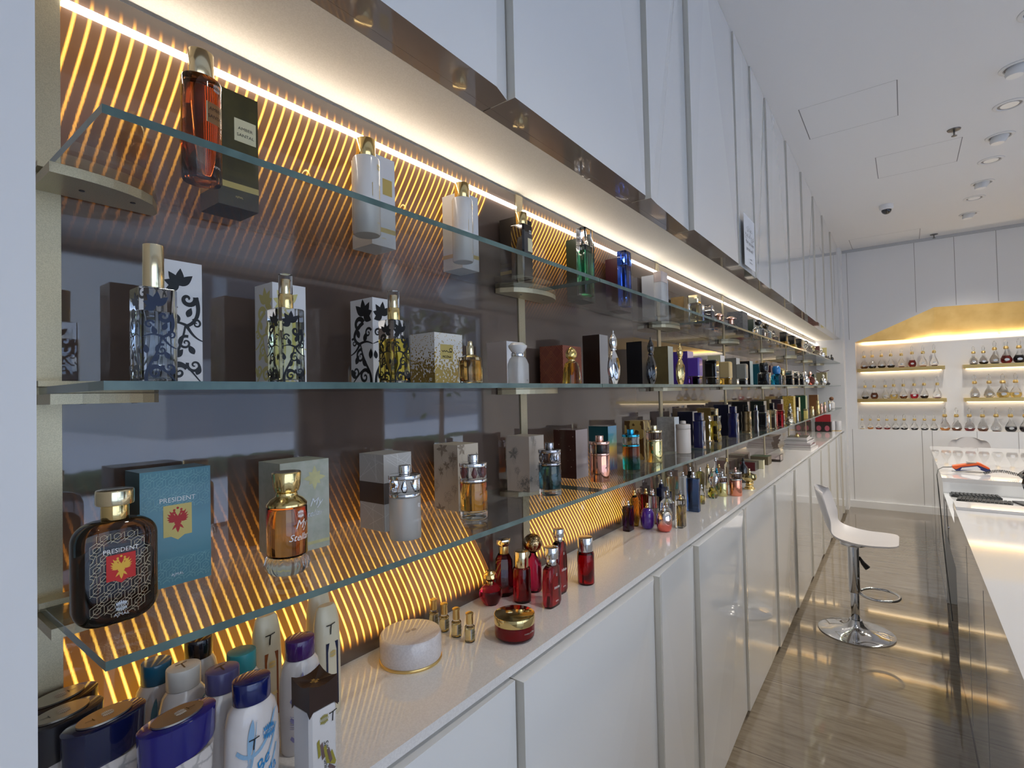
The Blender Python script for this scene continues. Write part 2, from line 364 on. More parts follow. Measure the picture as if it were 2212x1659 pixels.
# opposite side: shop windows and white wall
mb = MB(); DK = mat('dark_brown_cladding', (.06, .045, .04), .4)
mb.box(6.1, 8.65, YO-.1, YO, 0, ZT); mb.box(-2.6, 6.1, YO-.1, YO, 2.85, ZT); struct('wall_right', mb, WHITE)
struct('wall_right_pier', MB().box(3.1, 4.15, YO-.1, YO+.02, 0, 2.85), DK)
FR = mat('grey_window_frame', (.30, .33, .36), .4, .5)
PANE = SHG
for i, (a, b) in enumerate(((-2.5, .3), (.3, 3.1), (4.15, 6.1))):
    fr = MB(); fr.box(a, a+.05, YO-.08, YO, 0, 2.85); fr.box(b-.05, b, YO-.08, YO, 0, 2.85); fr.box(a, b, YO-.08, YO, 0, .06); fr.box(a, b, YO-.08, YO, 2.79, 2.85)
    f = struct('window_%d' % (i+1), fr, FR)
    MB().box(a+.05, b-.05, YO-.045, YO-.037, .06, 2.79).build('window_pane', PANE, f)
# ceiling access hatches: shadow lines
mb = MB()
for (x0, x1, y0, y1) in ((3.9, 4.42, -.965, -.44), (5.12, 5.65, -1.345, -.813), (7.78, 8.5, -1.145, -.44)):
    x1 = min(x1, XF-.03)
    for a, b, c_, d in ((x0, x1, y0-.0025, y0+.0025), (x0, x1, y1-.0025, y1+.0025)): mb.box(a, b, c_, d, ZT-.001, ZT)
    for xx in (x0, x1): mb.box(xx-.0004, xx+.0004, y0, y1, ZT-.0006, ZT)
struct('trim_3', mb, mat('hatch_gap', (.22, .22, .23), .7))
# ---------------------------------------------------------------- shelf wall
posts = [.188, 1.315, 2.456, 3.596, 4.727, 5.868, 6.995, 8.12]
ORD = ['first', 'second', 'third', 'fourth', 'fifth', 'sixth', 'seventh', 'eighth', 'ninth', 'tenth', 'eleventh', 'twelfth']
ZS = (1.337, 1.631, 1.927)      # tops of the three glass shelves
CT = 1.052
plain = panel_mat('tinted_panel_plain', None, None)
for i in range(7):
    a, b = posts[i]+.0175, posts[i+1]-.0185
    m = panel_mat('tinted_panel_lit', (.17, 1.17, .01), (.17, 1.142, .01)) if i == 0 else panel_mat('tinted_panel_half_lit', (1.33, 2.05, .5), (1.33, 2.3, .45)) if i == 1 else plain
    o = MB().box(a, b, 0, .010, CT, 2.228).build('back_panel', m)
    tag(o, ('glossy brown back panel between %s and %s brass uprights' % (ORD[i], ORD[i+1]))+(', glowing with amber arcs' if i == 0 else ', amber arcs fading out' if i == 1 else ', unlit'), 'wall panel', 'glossy brown back panels behind the shelves')
def bracket(mb, z, s0, s1):        # lens shaped clamp plates above and below the glass
    if not s0:
        mb.box(-.014, .060, -.032, -.004, z+.0005, z+.008)
    for (za, zb, k) in ((z-.024, z-.0105, 1),):
        n = 14; top_ = []
        for i in range(n+1):
            t = -1+2*i/n
            if (t < 0 and not s0) or (t > 0 and not s1): continue
            top_.append((t*.13, -.020-.072*k*(1-t*t)**.5))
        if not s0: top_[0] = (-.014, top_[0][1])
        if not s1: top_[-1] = (.014, top_[-1][1])
        P = top_+[(top_[-1][0], -.004), (top_[0][0], -.004)]; m = len(P)
        vs = [(p[0], p[1], za) for p in P]+[(p[0], p[1], zb) for p in P]
        mb.add(vs, [list(range(m-1, -1, -1)), list(range(m, 2*m))]+[[q, (q+1) % m, (q+1) % m+m, q+m] for q in range(m)])
for i, px in enumerate(posts):
    t = thing('shelf_upright', '%s flat champagne metal upright from the left between the back panels' % ORD[i], 'shelf upright', (px, 0, CT), 0, 'champagne metal uprights along the shelf wall')
    MB().box(-.0165, .0165, -.004, .011, 0, 1.176).build('post', BRASS, t)
    for z in ZS:
        mb = MB(); bracket(mb, z-CT, i > 0, i < 7); b = mb.build('bracket', BRASS, t)
        sc = MB()
        for dx in ((-.06, .06) if 0 < i < 7 else ((.03, .09) if i == 0 else (-.09, -.03))): sc.loft([(.0035, .0035, z-CT-.0246), (.0035, .0035, z-CT-.0238)], N=10, cx=dx, cy=-.045)
        sc.build('screw', INK, b)
GN = ['lower', 'middle', 'upper']
for k, z in enumerate(ZS):
    for i in range(7):
        a, b = posts[i]-(.008 if i == 0 else -.0015), posts[i+1]-.0015
        if i == 6: b = 8.098
        e = (1, 1, 1, 0, 0, 0); o = MB().box(a, b, -.275, -.0045, z-.010, z, mis=e).build('glass_shelf', [SHG, EDGE])
        tag(o, 'clear glass pane with green edge, %s from the left on the %s shelf level' % (ORD[i], GN[k]), 'glass shelf', 'glass panes of the %s shelf level' % GN[k])
# soffit, mirrored led line, cabinet underside
tag(struct('ceiling_soffit', MB().box(.122, 8.12, -.218, .012, 2.236, 2.27), SOFF))
REFLM = mat('mirrored_led_glow', (1, .9, .78), .4, emit=20, ecol=(1, .90, .77))  # emission painting the panel's reflection of a hidden soffit LED
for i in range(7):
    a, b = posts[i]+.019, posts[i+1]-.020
    o = MB().box(a, b, -.007, -.0003, 2.182, 2.1875).build('glow_strip', REFLM)
    tag(o, 'thin glowing bar added as the reflection of a hidden light strip along the top of the back panel, %s from the left' % ORD[i], 'light strip', 'mirrored light strips added along the top of the back panels')
struct('wall_recess_end', MB().box(8.10, XF, -.315, .012, 0, ZT), WHITE)
# ---------------------------------------------------------------- faceted cabinets
def cabinet(name, label, x0, x1, z0, z1, yb, el, ec, er, xt, xb, under=None, group=None):
    t = thing(name, label, 'cabinet', ((x0+x1)/2, yb, z0), 0, group); cx = (x0+x1)/2
    X0, X1 = x0-cx+.0015, x1-cx-.0015; h = z1-z0
    body = MB().box(X0, X1, .022, -.2185-yb if under else -yb-.001, 0, h).build('carcass', [under or WHITE], t)
    xt = xt-cx; xb = xb-cx
    # front faces: one fold from (xt, top) to (xb, bottom)
    f = [(X0, el, 0), (xb, ec, 0), (X1, er, 0), (X0, el, h), (xt, ec, h), (X1, er, h)]
    vs = [(p[0], -p[1], p[2]) for p in f]+[(p[0], .0215, p[2]) for p in f]
    fs = [[0, 1, 4, 3], [1, 2, 5, 4], [8, 7, 10, 11], [7, 6, 9, 10]]; mb = MB(); mb.add(vs, fs, 0)
    mb.add([vs[i] for i in (0, 3, 9, 6)], [[0, 1, 2, 3]], 1); mb.add([vs[i] for i in (2, 8, 11, 5)], [[0, 1, 2, 3]], 1)
    mb.add([vs[i] for i in (0, 6, 7, 8, 2, 1)], [[0, 1, 2, 3, 4, 5]], 2); mb.add([vs[i] for i in (3, 4, 5, 11, 10, 9)], [[0, 1, 2, 3, 4, 5]], 0)
    mb.build('door', [LACQ, LACE, TAUPE if under else LACQ], t)
    return t
up = [.124, .884, 1.625, 2.06, 2.82, 3.19, 3.60, 4.32, 5.03, 5.75, 6.45, 7.2, 8.098]
for i in range(12):
    x0, x1 = up[i], up[i+1]; k = i % 2
    xt, xb = (x0+.35*(x1-x0), x0+.93*(x1-x0)) if i % 3 == 0 else (x0+.5*(x1-x0), x0+.96*(x1-x0)) if i % 3 == 1 else (x0+.9*(x1-x0), x0+.15*(x1-x0))
    cabinet('wall_cabinet', 'glossy white wall cabinet with a folded door under the ceiling, %s from the left' % ORD[i], x0, x1, 2.236, ZT-.001, -.262, .046 if i < 4 else .035, .040 if i < 4 else .031, .026, xt, xb, TAUPE, 'white wall cabinets above the shelves')
lo = [.124, .859, 1.59, 1.98, 2.71, 3.485, 4.175, 4.936, 5.644, 6.3, 7.0, 7.6, 8.098]
tag(struct('baseboard_left', MB().box(.122, 8.1, -.262, .01, 0, .05), mat('dark_plinth', (.20, .17, .14), .3)))
for i in range(12):
    x0, x1 = lo[i], lo[i+1]
    xt, xb = (x0+.96*(x1-x0), x0+.45*(x1-x0)) if i % 2 else (x0+.08*(x1-x0), x0+.7*(x1-x0))
    cabinet('base_cabinet', 'glossy white base cabinet with a folded door below the counter, %s from the left' % ORD[i], x0, x1, .05, 1.022, -.275, .040 if i < 4 else .031, .034 if i < 4 else .026, .020, xt, xb, None, 'white base cabinets below the counter')
o = MB().box(.122, 8.098, -.292, .010, 1.034, CT).build('countertop', QUARTZ)
tag(o, 'long pale quartz countertop running under the glass shelves', 'countertop')
tag(struct('trim_4', MB().box(.122, 8.1, -.272, .01, 1.021, 1.035), LACE))
# ---------------------------------------------------------------- product helpers
def cy(w, z0, z1, b=.0015, d=None):
    hx = w/2; hy = (d or w)/2; b = min(b, hx*.8, hy*.8, (z1-z0)/2.1)
    return [(hx-b, hy-b, z0), (hx-b*.3, hy-b*.3, z0+b*.3), (hx, hy, z0+b), (hx, hy, z1-b), (hx-b*.3, hy-b*.3, z1-b*.3), (hx-b, hy-b, z1)]
def lo_(prof, mats, name, parent, n=2, N=32, art=None, fn=None, ks=None, fl=None):
    mb = MB().loft(prof, n, N, fl=fl)
    if art: mb.art(art, fn, 1, ks)
    return mb.build(name, mats, parent)
def nozzle(t, z, m=SILVER, s=1.0, cap=None, x=0):      # collar ring, stem and push button of a spray
    MB().loft(cy(.013*s, z+.0002, z+.008*s), cx=x, N=16).build('collar', m, t)
    MB().loft(cy(.008*s, z+.008*s, z+.018*s, .001), cx=x, N=16).build('spray_nozzle', m, t)
BOXP = {}
def pbox(label, x, y, z0, w, d, h, mats, grp=None, art=None, fn=None, sart=None, ks=None, sks=None, rot=0, name='perfume_box', cat='perfume box', mis=None):
    mb = MB().box(0, w, 0, d, 0, h, mis=mis)
    if art: mb.art(art, fn or front(0, 0, w/2), 1, ks)
    if sart: mb.art(sart, side(0, 0, d/2), 1, sks)
    o = mb.build(name, mats, None, (x, y, z0), rot); return tag(o, label, cat, grp)
L0, L1, L2 = ZS
NOX = {}
def place(u, v, z): p = hit(u, v, 2, z); return p.x, p.y
def onY(u, y, z): p = hit(u, 836+(1.607-z)*0, 1, y); return p.x       # point of a shelf seen edge on
# ---- upper shelf -------------------------------------------------
G_UP = 'perfume products on the upper glass shelf'
olive = noisemat('olive_card', (.075, .062, .018), (.055, .045, .014), 30, .35)
cream = plastic('cream_label', (.72, .66, .42), .35)
def upbox(label, x, w, m, ycenter=-.045, h=.193, band=None, txt=None, lab=None, tm=INK):
    d = .066; y = -.0745; a = Art()
    a.rect(-w/2, w/2, .030, .040, 0)
    if lab: a.rect(-.002, w/2-.008, h*.58, h*.76, 0)
    sa = Art(); sa.rect(-d/2, d/2, .030, .040)
    o = pbox(label, x, y, L2, w, d, h, [m, band or GINK], G_UP, a, None, sa)
    if txt:
        for i, l in enumerate(txt): text(o, l, .0072, tm, front(0, h*.685-i*.011, w*.67), sx=1.1)
    text(o, 'AJMAL', .0045, GINK, front(0, .016, w*.5))
    return o
upbox('olive green perfume box with a cream label reading AMBER SANTAL', .386, .066, olive, txt=['AMBER', 'SANTAL'], lab=1)
# label of the first box is cream
o = [q for q in bpy.data.objects if q.get('label', '').startswith('olive green')][0]; arty(o, (lambda a: (a.rect(-.007, .029, .112, .150), a)[1])(Art()), lambda u, v: (.033+u, -.0006, v), cream, 'label_panel')
for ch in list(o.children):
    if ch.name.startswith('printed_text'): ch.location.y = -.0006
upbox('white perfume box with a lime label behind the larger white bottle', .690, .063, plastic('white_card', (.72, .72, .74), .35), lab=1, txt=['CUIR', 'OUD'])
upbox('white perfume box with a thin gold band, behind the smaller white bottle', .967, .064, plastic('white_card', (0, 0, 0)), txt=None)
upbox('black perfume box with a gold band beside the second upright', 1.205, .070, plastic('black_card', (.02, .016, .014), .3), lab=1, txt=['OUDH', 'NOIR'])
def blockbottle(label, x, y, z, w, d, h, glassm, liq=None, capm=None, split=.74, grp=None, n=14, name='perfume_bottle', capn='cap', capw=1, band=None, fill=.9):
    t = thing(name, label, 'perfume bottle', (x, y, z), 0, grp); zc = h*split
    lo_(cy(w, 0, zc, .002, d), glassm, 'bottle_body', t, n)
    if liq: lo_(cy(w*.78, .008, zc*fill, .002, d*.7), liq, 'liquid', t, n)
    if band: lo_(cy(w*.97, zc, zc+.004, .0005, d*.97), band, 'collar', t, n); zc += .004
    if capm: lo_(cy(w*capw, zc+.0004, h, .002, d*capw), capm, capn, t, n)
    return t
def roundbottle(label, x, y, z, w, h, glassm, liq=None, capm=PGOLD, split=.8, capw=.6, grp=None, d=None, base=.004, fill=.92, collar=None):
    t = thing('perfume_bottle', label, 'perfume bottle', (x, y, z), 0, grp); zc = h*split; d = d or w
    lo_([(w*.46, d*.46, 0), (w*.5, d*.5, .003), (w*.5, d*.5, zc-.006), (w*.47, d*.47, zc-.002), (w*capw*.5, d*capw*.5, zc)], glassm, 'bottle_body', t)
    if liq: lo_(cy(w*.88, base, zc*fill, .002, d*.88), liq, 'liquid', t)
    if collar: lo_(cy(w*capw*.85, zc, zc+.006, .001, d*capw*.85), collar, 'collar', t); zc += .006
    lo_(cy(w*capw, zc+.0004, h, .0012, d*capw), capm, 'cap', t)
    return t
amberL = tint('amber_liquid', (.72, .30, .12)); brownG = tint('brown_glass', (.62, .34, .20), .01, 1.45)
t = roundbottle('dark amber oval bottle with a gold cap and cream label, nearest on the upper shelf', .337, -.135, L2, .054, .194, brownG, amberL, PGOLD, .80, .64, G_UP, d=.042)
arty(t, (lambda a: (a.rect(-.002, .026, .085, .115), a)[1])(Art()), bend(.027, ry=.021), cream, 'label_panel')
text(t, 'AMBER', .0068, INK, lambda u, v: bend(.0275, ry=.0215)(u+.012, v+.103)); text(t, 'SANTAL', .0068, INK, lambda u, v: bend(.0275, ry=.0215)(u+.012, v+.092))
arty(t, emblem(.014, .138, .014), bend(.027, ry=.021), SINK); text(t, 'AJMAL', .0045, WINK, lambda u, v: bend(.027, ry=.021)(u+.014, v+.02))
wplas = plastic('white_gloss_bottle', (.74, .72, .70), .18, .5)
for lb, x, w in (('larger white cylinder bottle with a gold cap and small gold label', .650, .053), ('slimmer white cylinder bottle with a gold cap, third bottle on the upper shelf', .931, .050)):
    t = roundbottle(lb, x, -.11, L2, w, .190, wplas, None, GOLD, .81, .70, G_UP)
    arty(t, (lambda a: (a.rect(-.006, .016, .072, .098), a)[1])(Art()), bend(w/2), GINK, 'label_panel'); arty(t, emblem(.012, .132, .014), bend(w/2), GINK)
    text(t, 'AJMAL', .004, GINK, lambda u, v: bend(w/2)(u+.01, v+.02))
t = blockbottle('black square bottle with a gold cap beside the second upright on the upper shelf', 1.180, -.105, L2, .046, .046, .150, BLACKG, None, None, 1, G_UP)
lo_(cy(.034, .150, .186, .001), GOLD, 'cap', t); arty(t, (lambda a: (a.rect(-.002, .020, .075, .112), a)[1])(Art()), front(-.0231), cream, 'label_panel'); arty(t, emblem(.01, .130, .014), front(-.0231), SINK)
darkgreen = plastic('dark_green_card', (.012, .035, .025), .3)
pbox('dark green perfume box behind the green glass bottle', 1.575, -.074, L2, .095, .06, .215, [darkgreen], G_UP)
t = blockbottle('tall green glass bottle with a clear block cap on the upper shelf', 1.525, -.115, L2, .060, .036, .222, GLASS, tint('green_liquid', (.10, .62, .30)), GLASS, .74, G_UP)
pbox('maroon perfume box behind the cobalt blue bottle', 1.875, -.074, L2, .11, .06, .205, [plastic('maroon_card', (.06, .012, .02), .3)], G_UP)
t = blockbottle('tall cobalt blue glass bottle with a matching block cap', 1.82, -.12, L2, .058, .036, .206, tint('cobalt_glass', (.05, .14, .72), .03), None, tint('cobalt_glass', (0, 0, 0)), .74, G_UP)
pbox('pale blue-grey perfume box beside the third upright on the upper shelf', 2.24, -.070, L2, .17, .06, .200, [plastic('pale_blue_card', (.50, .54, .62), .35)], G_UP)
t = blockbottle('tall frosted pink-white bottle with a block cap beside the third upright', 2.171, -.125, L2, .072, .038, .188, FROST, None, plastic('blush_plastic', (.72, .60, .55), .3), .76, G_UP)
pbox('tan wooden-look perfume box behind the clear square bottles', 2.60, -.078, L2, .095, .066, .152, [noisemat('tan_card', (.36, .24, .10), (.28, .18, .07), 20, .4)], G_UP)
blockbottle('clear square bottle with pale gold liquid and a gold cap on the upper shelf', 2.57, -.140, L2, .05, .05, .142, GLASS, tint('pale_gold_liquid', (.85, .78, .45)), PGOLD, .72, G_UP)
blockbottle('pale blue square bottle with a clear cap, next to the gold capped clear one', 2.806, -.135, L2, .05, .05, .124, tint('pale_blue_glass', (.45, .55, .85)), None, GLASS, .75, G_UP)
def crosscap(label, x, y, z, w, hb, h, bm, grp):
    t = thing('perfume_bottle', label, 'perfume bottle', (x, y, z), 0, grp)
    lo_([(w*.4, w*.4, 0), (w*.5, w*.5, .01), (w*.5, w*.5, hb*.7), (w*.25, w*.25, hb)], bm, 'bottle_body', t)
    mb = MB().loft([(w*.2, w*.2, hb), (w*.2, w*.2, h*.8), (w*.42, w*.42, h*.84), (w*.42, w*.42, h*.9), (w*.15, w*.15, h)]); mb.build('cap', ROSE, t); return t
crosscap('small pink bottle with a rose gold flared cap left of the fourth upright', 3.026, -.13, L2, .06, .07, .107, tint('pink_glass', (.8, .45, .4)), G_UP)
pbox('low black perfume box just left of the fourth upright on the upper shelf', 3.17, -.09, L2, .09, .06, .09, [BLACK], G_UP)
crosscap('small dark bottle with a rose gold flared cap beside the slate grey box', 3.20, -.15, L2, .07, .06, .105, BLACKG, G_UP)
pbox('large slate grey perfume box on the upper shelf', 3.43, -.16, L2, .13, .09, .165, [noisemat('slate_card', (.08, .085, .095), (.12, .125, .14), 60, .4)], G_UP)
pbox('narrow black-green perfume box next to the slate grey one', 3.86, -.13, L2, .10, .05, .16, [darkgreen, plastic('grey_green_card', (.2, .24, .25), .4)], G_UP, mis=(0, 0, 1, 0, 0, 0))
def balltop(label, x, y, z, w, h, bm, cm, grp, r=.33):
    t = thing('perfume_bottle', label, 'perfume bottle', (x, y, z), 0, grp); hb = h*.62; br = h*.17
    lo_([(w*.42, w*.42, 0), (w*.5, w*.5, .006), (w*.5, w*.5, hb*.8), (w*.2, w*.2, hb), (w*.16, w*.16, hb+.01)], bm, 'bottle_body', t)
    zc = h-br; lo_([(max(br*math.sin(PI*i/10), .001), max(br*math.sin(PI*i/10), .001), zc-br*math.cos(PI*i/10)) for i in range(11)], cm, 'cap', t, N=20); return t
balltop('clear bottle with a black ball cap, left one of the pair on the upper shelf', 3.62, -.21, L2, .07, .125, GLASS, BLACKG, G_UP)
balltop('clear bottle with a brown ball cap beside the fifth upright', 3.821, -.215, L2, .065, .118, GLASS, plastic('brown_gloss', (.05, .03, .01), .1, 1), G_UP)
balltop('clear bottle with a faceted glass ball cap on the upper shelf', 4.12, -.20, L2, .08, .098, tint('champagne_glass', (.95, .88, .7)), GLASS, G_UP)
pbox('maroon perfume box after the faceted ball bottle', 4.50, -.13, L2, .12, .07, .115, [plastic('maroon_card', (0, 0, 0))], G_UP)
for lb, x, bm in (('short black cap bottle with amber glass, left of the fifth upright', 4.62, tint('honey_glass', (.7, .4, .06))), ('short yellow bottle with a black cube cap right of the fifth upright', 4.99, tint('yellow_glass', (.85, .62, .08))), ('short dark brown bottle with a cube cap, third of the cube caps', 5.36, brownG)):
    blockbottle(lb, x, -.19, L2, .11, .06, .125, bm, None, BLACK, .40, G_UP, capw=.8)
def teardrop(label, x, y, z, w, h, bm, cm, grp):
    t = thing('perfume_bottle', label, 'perfume bottle', (x, y, z), 0, grp); hb = h*.62
    lo_([(w*.5*math.sin(.35+2.3*i/8)**.8, w*.5*math.sin(.35+2.3*i/8)**.8, hb*i/8) for i in range(9)], bm, 'bottle_body', t, N=24)
    lo_([(w*.12, w*.12, hb), (w*.10, w*.10, hb+.01), (w*.2, w*.2, h*.82), (w*.14, w*.14, h*.93), (.002, .002, h)], cm, 'cap', t, N=16); return t
teardrop('clear teardrop bottle with a crystal stopper near the far end of the upper shelf', 5.79, -.19, L2, .11, .145, GLASS, GLASS, G_UP)
teardrop('gold teardrop bottle beside the seventh upright', 6.20, -.20, L2, .12, .115, tint('champagne_glass', (0, 0, 0)), PGOLD, G_UP)
pbox('large dark red case with rounded look near the recess end', 7.30, -.13, L2, .07, .11, .185, [plastic('dark_red_card', (.10, .02, .018), .3)], G_UP)
teardrop('small silver bottle with a loop stopper before the dark red case', 6.77, -.21, L2, .08, .12, SILVER, SILVER, G_UP)
pbox('narrow yellow box at the far end of the upper shelf', 7.62, -.17, L2, .06, .05, .18, [plastic('yellow_card', (.70, .62, .28), .4)], G_UP)
for i, (x, h) in enumerate(((6.95, .045), (7.15, .05), (7.5, .085))): teardrop('tiny dark bottle at the far end of the upper shelf, %s of three' % ORD[i], x, -.235, L2, .05, h, BLACKG, BLACKG, G_UP)
# ---- middle shelf ------------------------------------------------
G_MID = 'perfume products on the middle glass shelf'
wcard = plastic('white_card', (0, 0, 0))
def scrollbox(label, x, y, w, d, h, ink):
    a = scrolls(w, h); b = scrolls(d, h, mir=True)
    return pbox(label, x, y, L1, w, d, h, [wcard, ink], G_MID, a, None, b)
scrollbox('tall white box with black leaf scrolls, nearest on the middle shelf', .285, -.135, .050, .050, .175, INK)
o = scrollbox('tall white box with pale gold leaf scrolls on the middle shelf', .452, -.115, .060, .058, .172, plastic('yellow_gold_ink', (.62, .56, .22), .35))
o = scrollbox('tall white box with black leaf scrolls right of the gold scroll box', .648, -.125, .058, .070, .172, INK)
def scrollbottle(label, x, y, w, h, liq, ink, gm, capkind, fill, grp=G_MID):
    t = thing('perfume_bottle', label, 'perfume bottle', (x, y, L1), 0, grp); hb = h*.68; d = w*.92
    mb = MB().loft(cy(w, 0, hb, .0025, d), 14); a = scrolls(w*.9, hb); mb.art(a, front(-d/2, 0, 0), 1); b = scrolls(d*.9, hb, mir=True); mb.art(b, side(-w/2), 1)
    mb.build('bottle_body', [gm, ink], t)
    lo_(cy(w*.8, .006, hb*fill, .001, d*.8), liq, 'liquid', t, 14)
    if capkind == 'tall': lo_(cy(w*.56, hb+.0005, h, .001), PGOLD, 'cap', t)
    else:
        lo_(cy(w*.52, hb+.0005, hb+(h-hb)*.42, .0008), GOLD, 'collar', t); lo_(cy(w*.30, hb+(h-hb)*.42, h*.955, .0008), PGOLD, 'spray_nozzle', t, N=20)
        c = MB().loft(cy(w*.49, hb+(h-hb)*.42+.0004, h, .0012)); c.build('cap', tint('smoky_clear_plastic', (.93, .93, .93), .08, 1.15), t)
    return t
scrollbottle('tall clear square bottle with dark blue leaf scrolls and a long gold cap', .250, -.205, .041, .172, tint('blue_tint_liquid', (.74, .84, .98)), plastic('navy_ink', (.01, .02, .06), .3), GLASS, 'tall', .75)
scrollbottle('clear square bottle with mixed cream and black scrolls and a clear spray cap', .424, -.205, .041, .165, tint('pale_green_liquid', (.82, .85, .55)), INK, GLASS, 'spray', .82)
t = scrollbottle('clear square bottle with black scrolls and yellow liquid', .633, -.205, .044, .170, tint('yellow_liquid', (.85, .68, .10)), INK, GLASS, 'spray', .70)
# gold flecked box
fl = mat('gold_flecked_card', (.74, .72, .68), .3); nt = fl.node_tree; x_ = X(nt); vo = x_.node('ShaderNodeTexVoronoi'); vo.inputs['Scale'].default_value = 190
co = objco(fl); nt.links.new(co, vo.inputs['Vector']); sp_ = x_.node('ShaderNodeSeparateXYZ'); nt.links.new(co, sp_.inputs[0])
th = x_.ramp(sp_.outputs['Z'], .0, .12, .75, .22); sel = x_.m('LESS_THAN', vo.outputs['Distance'], th)
colramp(fl, sel, [(.4, (.74, .72, .68)), (.6, (.62, .44, .14))]); nt.links.new(x_.m('MULTIPLY', sel, .8), bsdf(fl).inputs['Metallic'])
o = pbox('white box flecked with gold and a square gold label, middle shelf', .829, -.110, L1, .092, .080, .120, [fl], G_MID)
arty(o, (lambda a: (a.rect(.018, .060, .060, .094), a)[1])(Art()), front(0), GINK, 'label_panel'); 
a = Art(); a.ribbon([(.022, .080), (.026, .077), (.030, .080), (.034, .077), (.038, .080), (.042, .077), (.056, .077)], .0016); a.ring(.052, .082, .004, .0014); arty(o, a, lambda u, v: (u, -.0007, v), INK, 'printed_text'); text(o, 'MOZNA', .008, INK, lambda u, v: (.039+u, -.0007, v+.063))
t = thing('perfume_bottle', 'round shouldered gold-tinted bottle in front of the gold flecked box', 'perfume bottle', (.853, -.195, L1), 0, G_MID)
lo_([(.022, .016, 0), (.027, .020, .004), (.027, .020, .048), (.024, .018, .058), (.010, .010, .064)], tint('champagne_glass', (0, 0, 0)), 'bottle_body', t, 3); lo_(cy(.044, .006, .052, .004, .030), tint('gold_liquid', (.85, .58, .20)), 'liquid', t, 3)
lo_(cy(.015, .064, .084, .001), PGOLD, 'collar', t, N=20); lo_(cy(.010, .084, .094, .001), PGOLD, 'spray_nozzle', t, N=16)
pk = plastic('blush_card', (.50, .43, .40), .4)
pbox('plain blush perfume box beside the second upright, middle shelf', 1.088, -.115, L1, .064, .068, .117, [pk, wcard], G_MID, mis=(0, 0, 1, 0, 1, 0))
t = thing('perfume_bottle', 'frosted white jar-shaped bottle with a wide pink-white cap', 'perfume bottle', (1.015, -.205, L1), 0, G_MID)
lo_([(.024, .02, 0), (.027, .022, .003), (.027, .022, .048), (.022, .018, .060), (.015, .015, .066)], FROST, 'bottle_body', t, 2.6); lo_(cy(.033, .066, .076, .002), SILVER, 'collar', t, N=24)
lo_([(.014, .014, .076), (.024, .021, .088), (.025, .022, .093), (.016, .014, .100)], wplas, 'cap', t, N=24); text(t, 'AJMAL', .004, SINK, bend(.0275, .008, .3, .0225))
dm = plastic('brick_red_card', (.22, .055, .035), .35)
def diamonds(w, h): 
    a = Art((-w/2, w/2, 0, h))
    for i in range(-1, 4):
        for s_ in (1, .72, .44): q = w/3; cx = -w/2+q*(i+.5)*1; 
        for jj in range(4):
            for s_ in (1, .7, .4): cx = -w/2+w/2*i; cz = h/3*jj; a.ribbon([(cx, cz+h/5*s_), (cx+w/4*s_, cz), (cx, cz-h/5*s_), (cx-w/4*s_, cz), (cx, cz+h/5*s_)], .0011)
    return a
o = pbox('brick red box with copper diamond lines behind the gold domed bottle', 1.378, -.110, L1, .115, .085, .125, [dm, metal('copper_ink', (.60, .25, .14), .35)], G_MID, diamonds(.115, .125), None, diamonds(.085, .125))
arty(o, (lambda a: (a.poly([(.030, .03), (.062, .01), (.048, .085)]), a)[1])(Art()), front(0), GINK, 'label_panel')
t = thing('perfume_bottle', 'gold domed bottle with a ribbed amber glass skirt', 'perfume bottle', (1.276, -.20, L1), 0, G_MID)
lo_([(.033, .022, 0), (.033, .022, .004), (.026, .019, .045), (.021, .016, .060), (.010, .010, .066)], tint('amber_glass', (.80, .45, .06)), 'bottle_body', t, 2.4, fl=lambda a, z: 1+.03*math.cos(12*a))
lo_(cy(.020, .066, .071), GOLD, 'collar', t, N=20); lo_([(.009, .009, .071), (.017, .015, .078), (.018, .016, .088), (.013, .012, .098), (.006, .006, .104), (.001, .001, .106)], noisemat('hammered_gold', (.92, .72, .30), (.80, .58, .2), 60, .15, metal=1), 'cap', t, N=24)
text(t, 'AURUM', .008, INK, lambda u, v: (.020-v*.0, -.0225, .012+u+.02) if 0 else (u+.012, -.0222, v+.012))
def hourglass(label, x, y, m, win, h, box, bl, blm, group=G_MID):
    t = thing('perfume_bottle', label, 'perfume bottle', (x, y, L1), 0, group); N = 40
    def prof(z0, z1, w0, n_): return [(max(w0*math.sin(PI*(.12+.84*i/n_))**.75, .004), max(.55*w0*math.sin(PI*(.12+.84*i/n_))**.75, .003), z0+(z1-z0)*i/n_) for i in range(n_+1)]
    hb = h*.64
    lo_(prof(0, hb, .030, 14), m, 'bottle_body', t, N=N, fl=lambda a, z: 1+.045*math.cos(9*a+z*60)); lo_(cy(.026, hb-.002, hb+.004, .001, .018), m, 'collar', t, N=24)
    lo_([(max(.021*math.sin(PI*(.12+.86*i/10))**.7*(1-.35*i/10), .0022), max(.013*math.sin(PI*(.12+.86*i/10))**.7*(1-.35*i/10), .002), hb+.004+(h-hb-.012)*i/10) for i in range(11)]+[(.003, .003, h-.004), (.001, .001, h)], m, 'cap', t, N=N, fl=lambda a, z: 1+.05*math.cos(9*a+z*90))
    if win: lo_([(.011, .0165, hb*.40), (.016, .0185, hb*.5), (.016, .0185, hb*.66), (.010, .0165, hb*.76)], win, 'glass_window', t, N=24)
    mis = (0, 0, 1, 0, 0, 0); pbox(bl, x+.005+(box[0] if box else 0), y+.075, L1, .062, .065, h*.985, blm, group, mis=mis); return t
hourglass('silver ribbed hourglass-shaped bottle with an amber window', 1.534, -.205, SILVER, tint('amber_glass', (0, 0, 0)), .175, (.045,), 'dark brown perfume box behind the silver hourglass bottle', [plastic('dark_brown_card', (.03, .016, .012), .3), plastic('silver_grey_card', (.34, .33, .33), .3)])
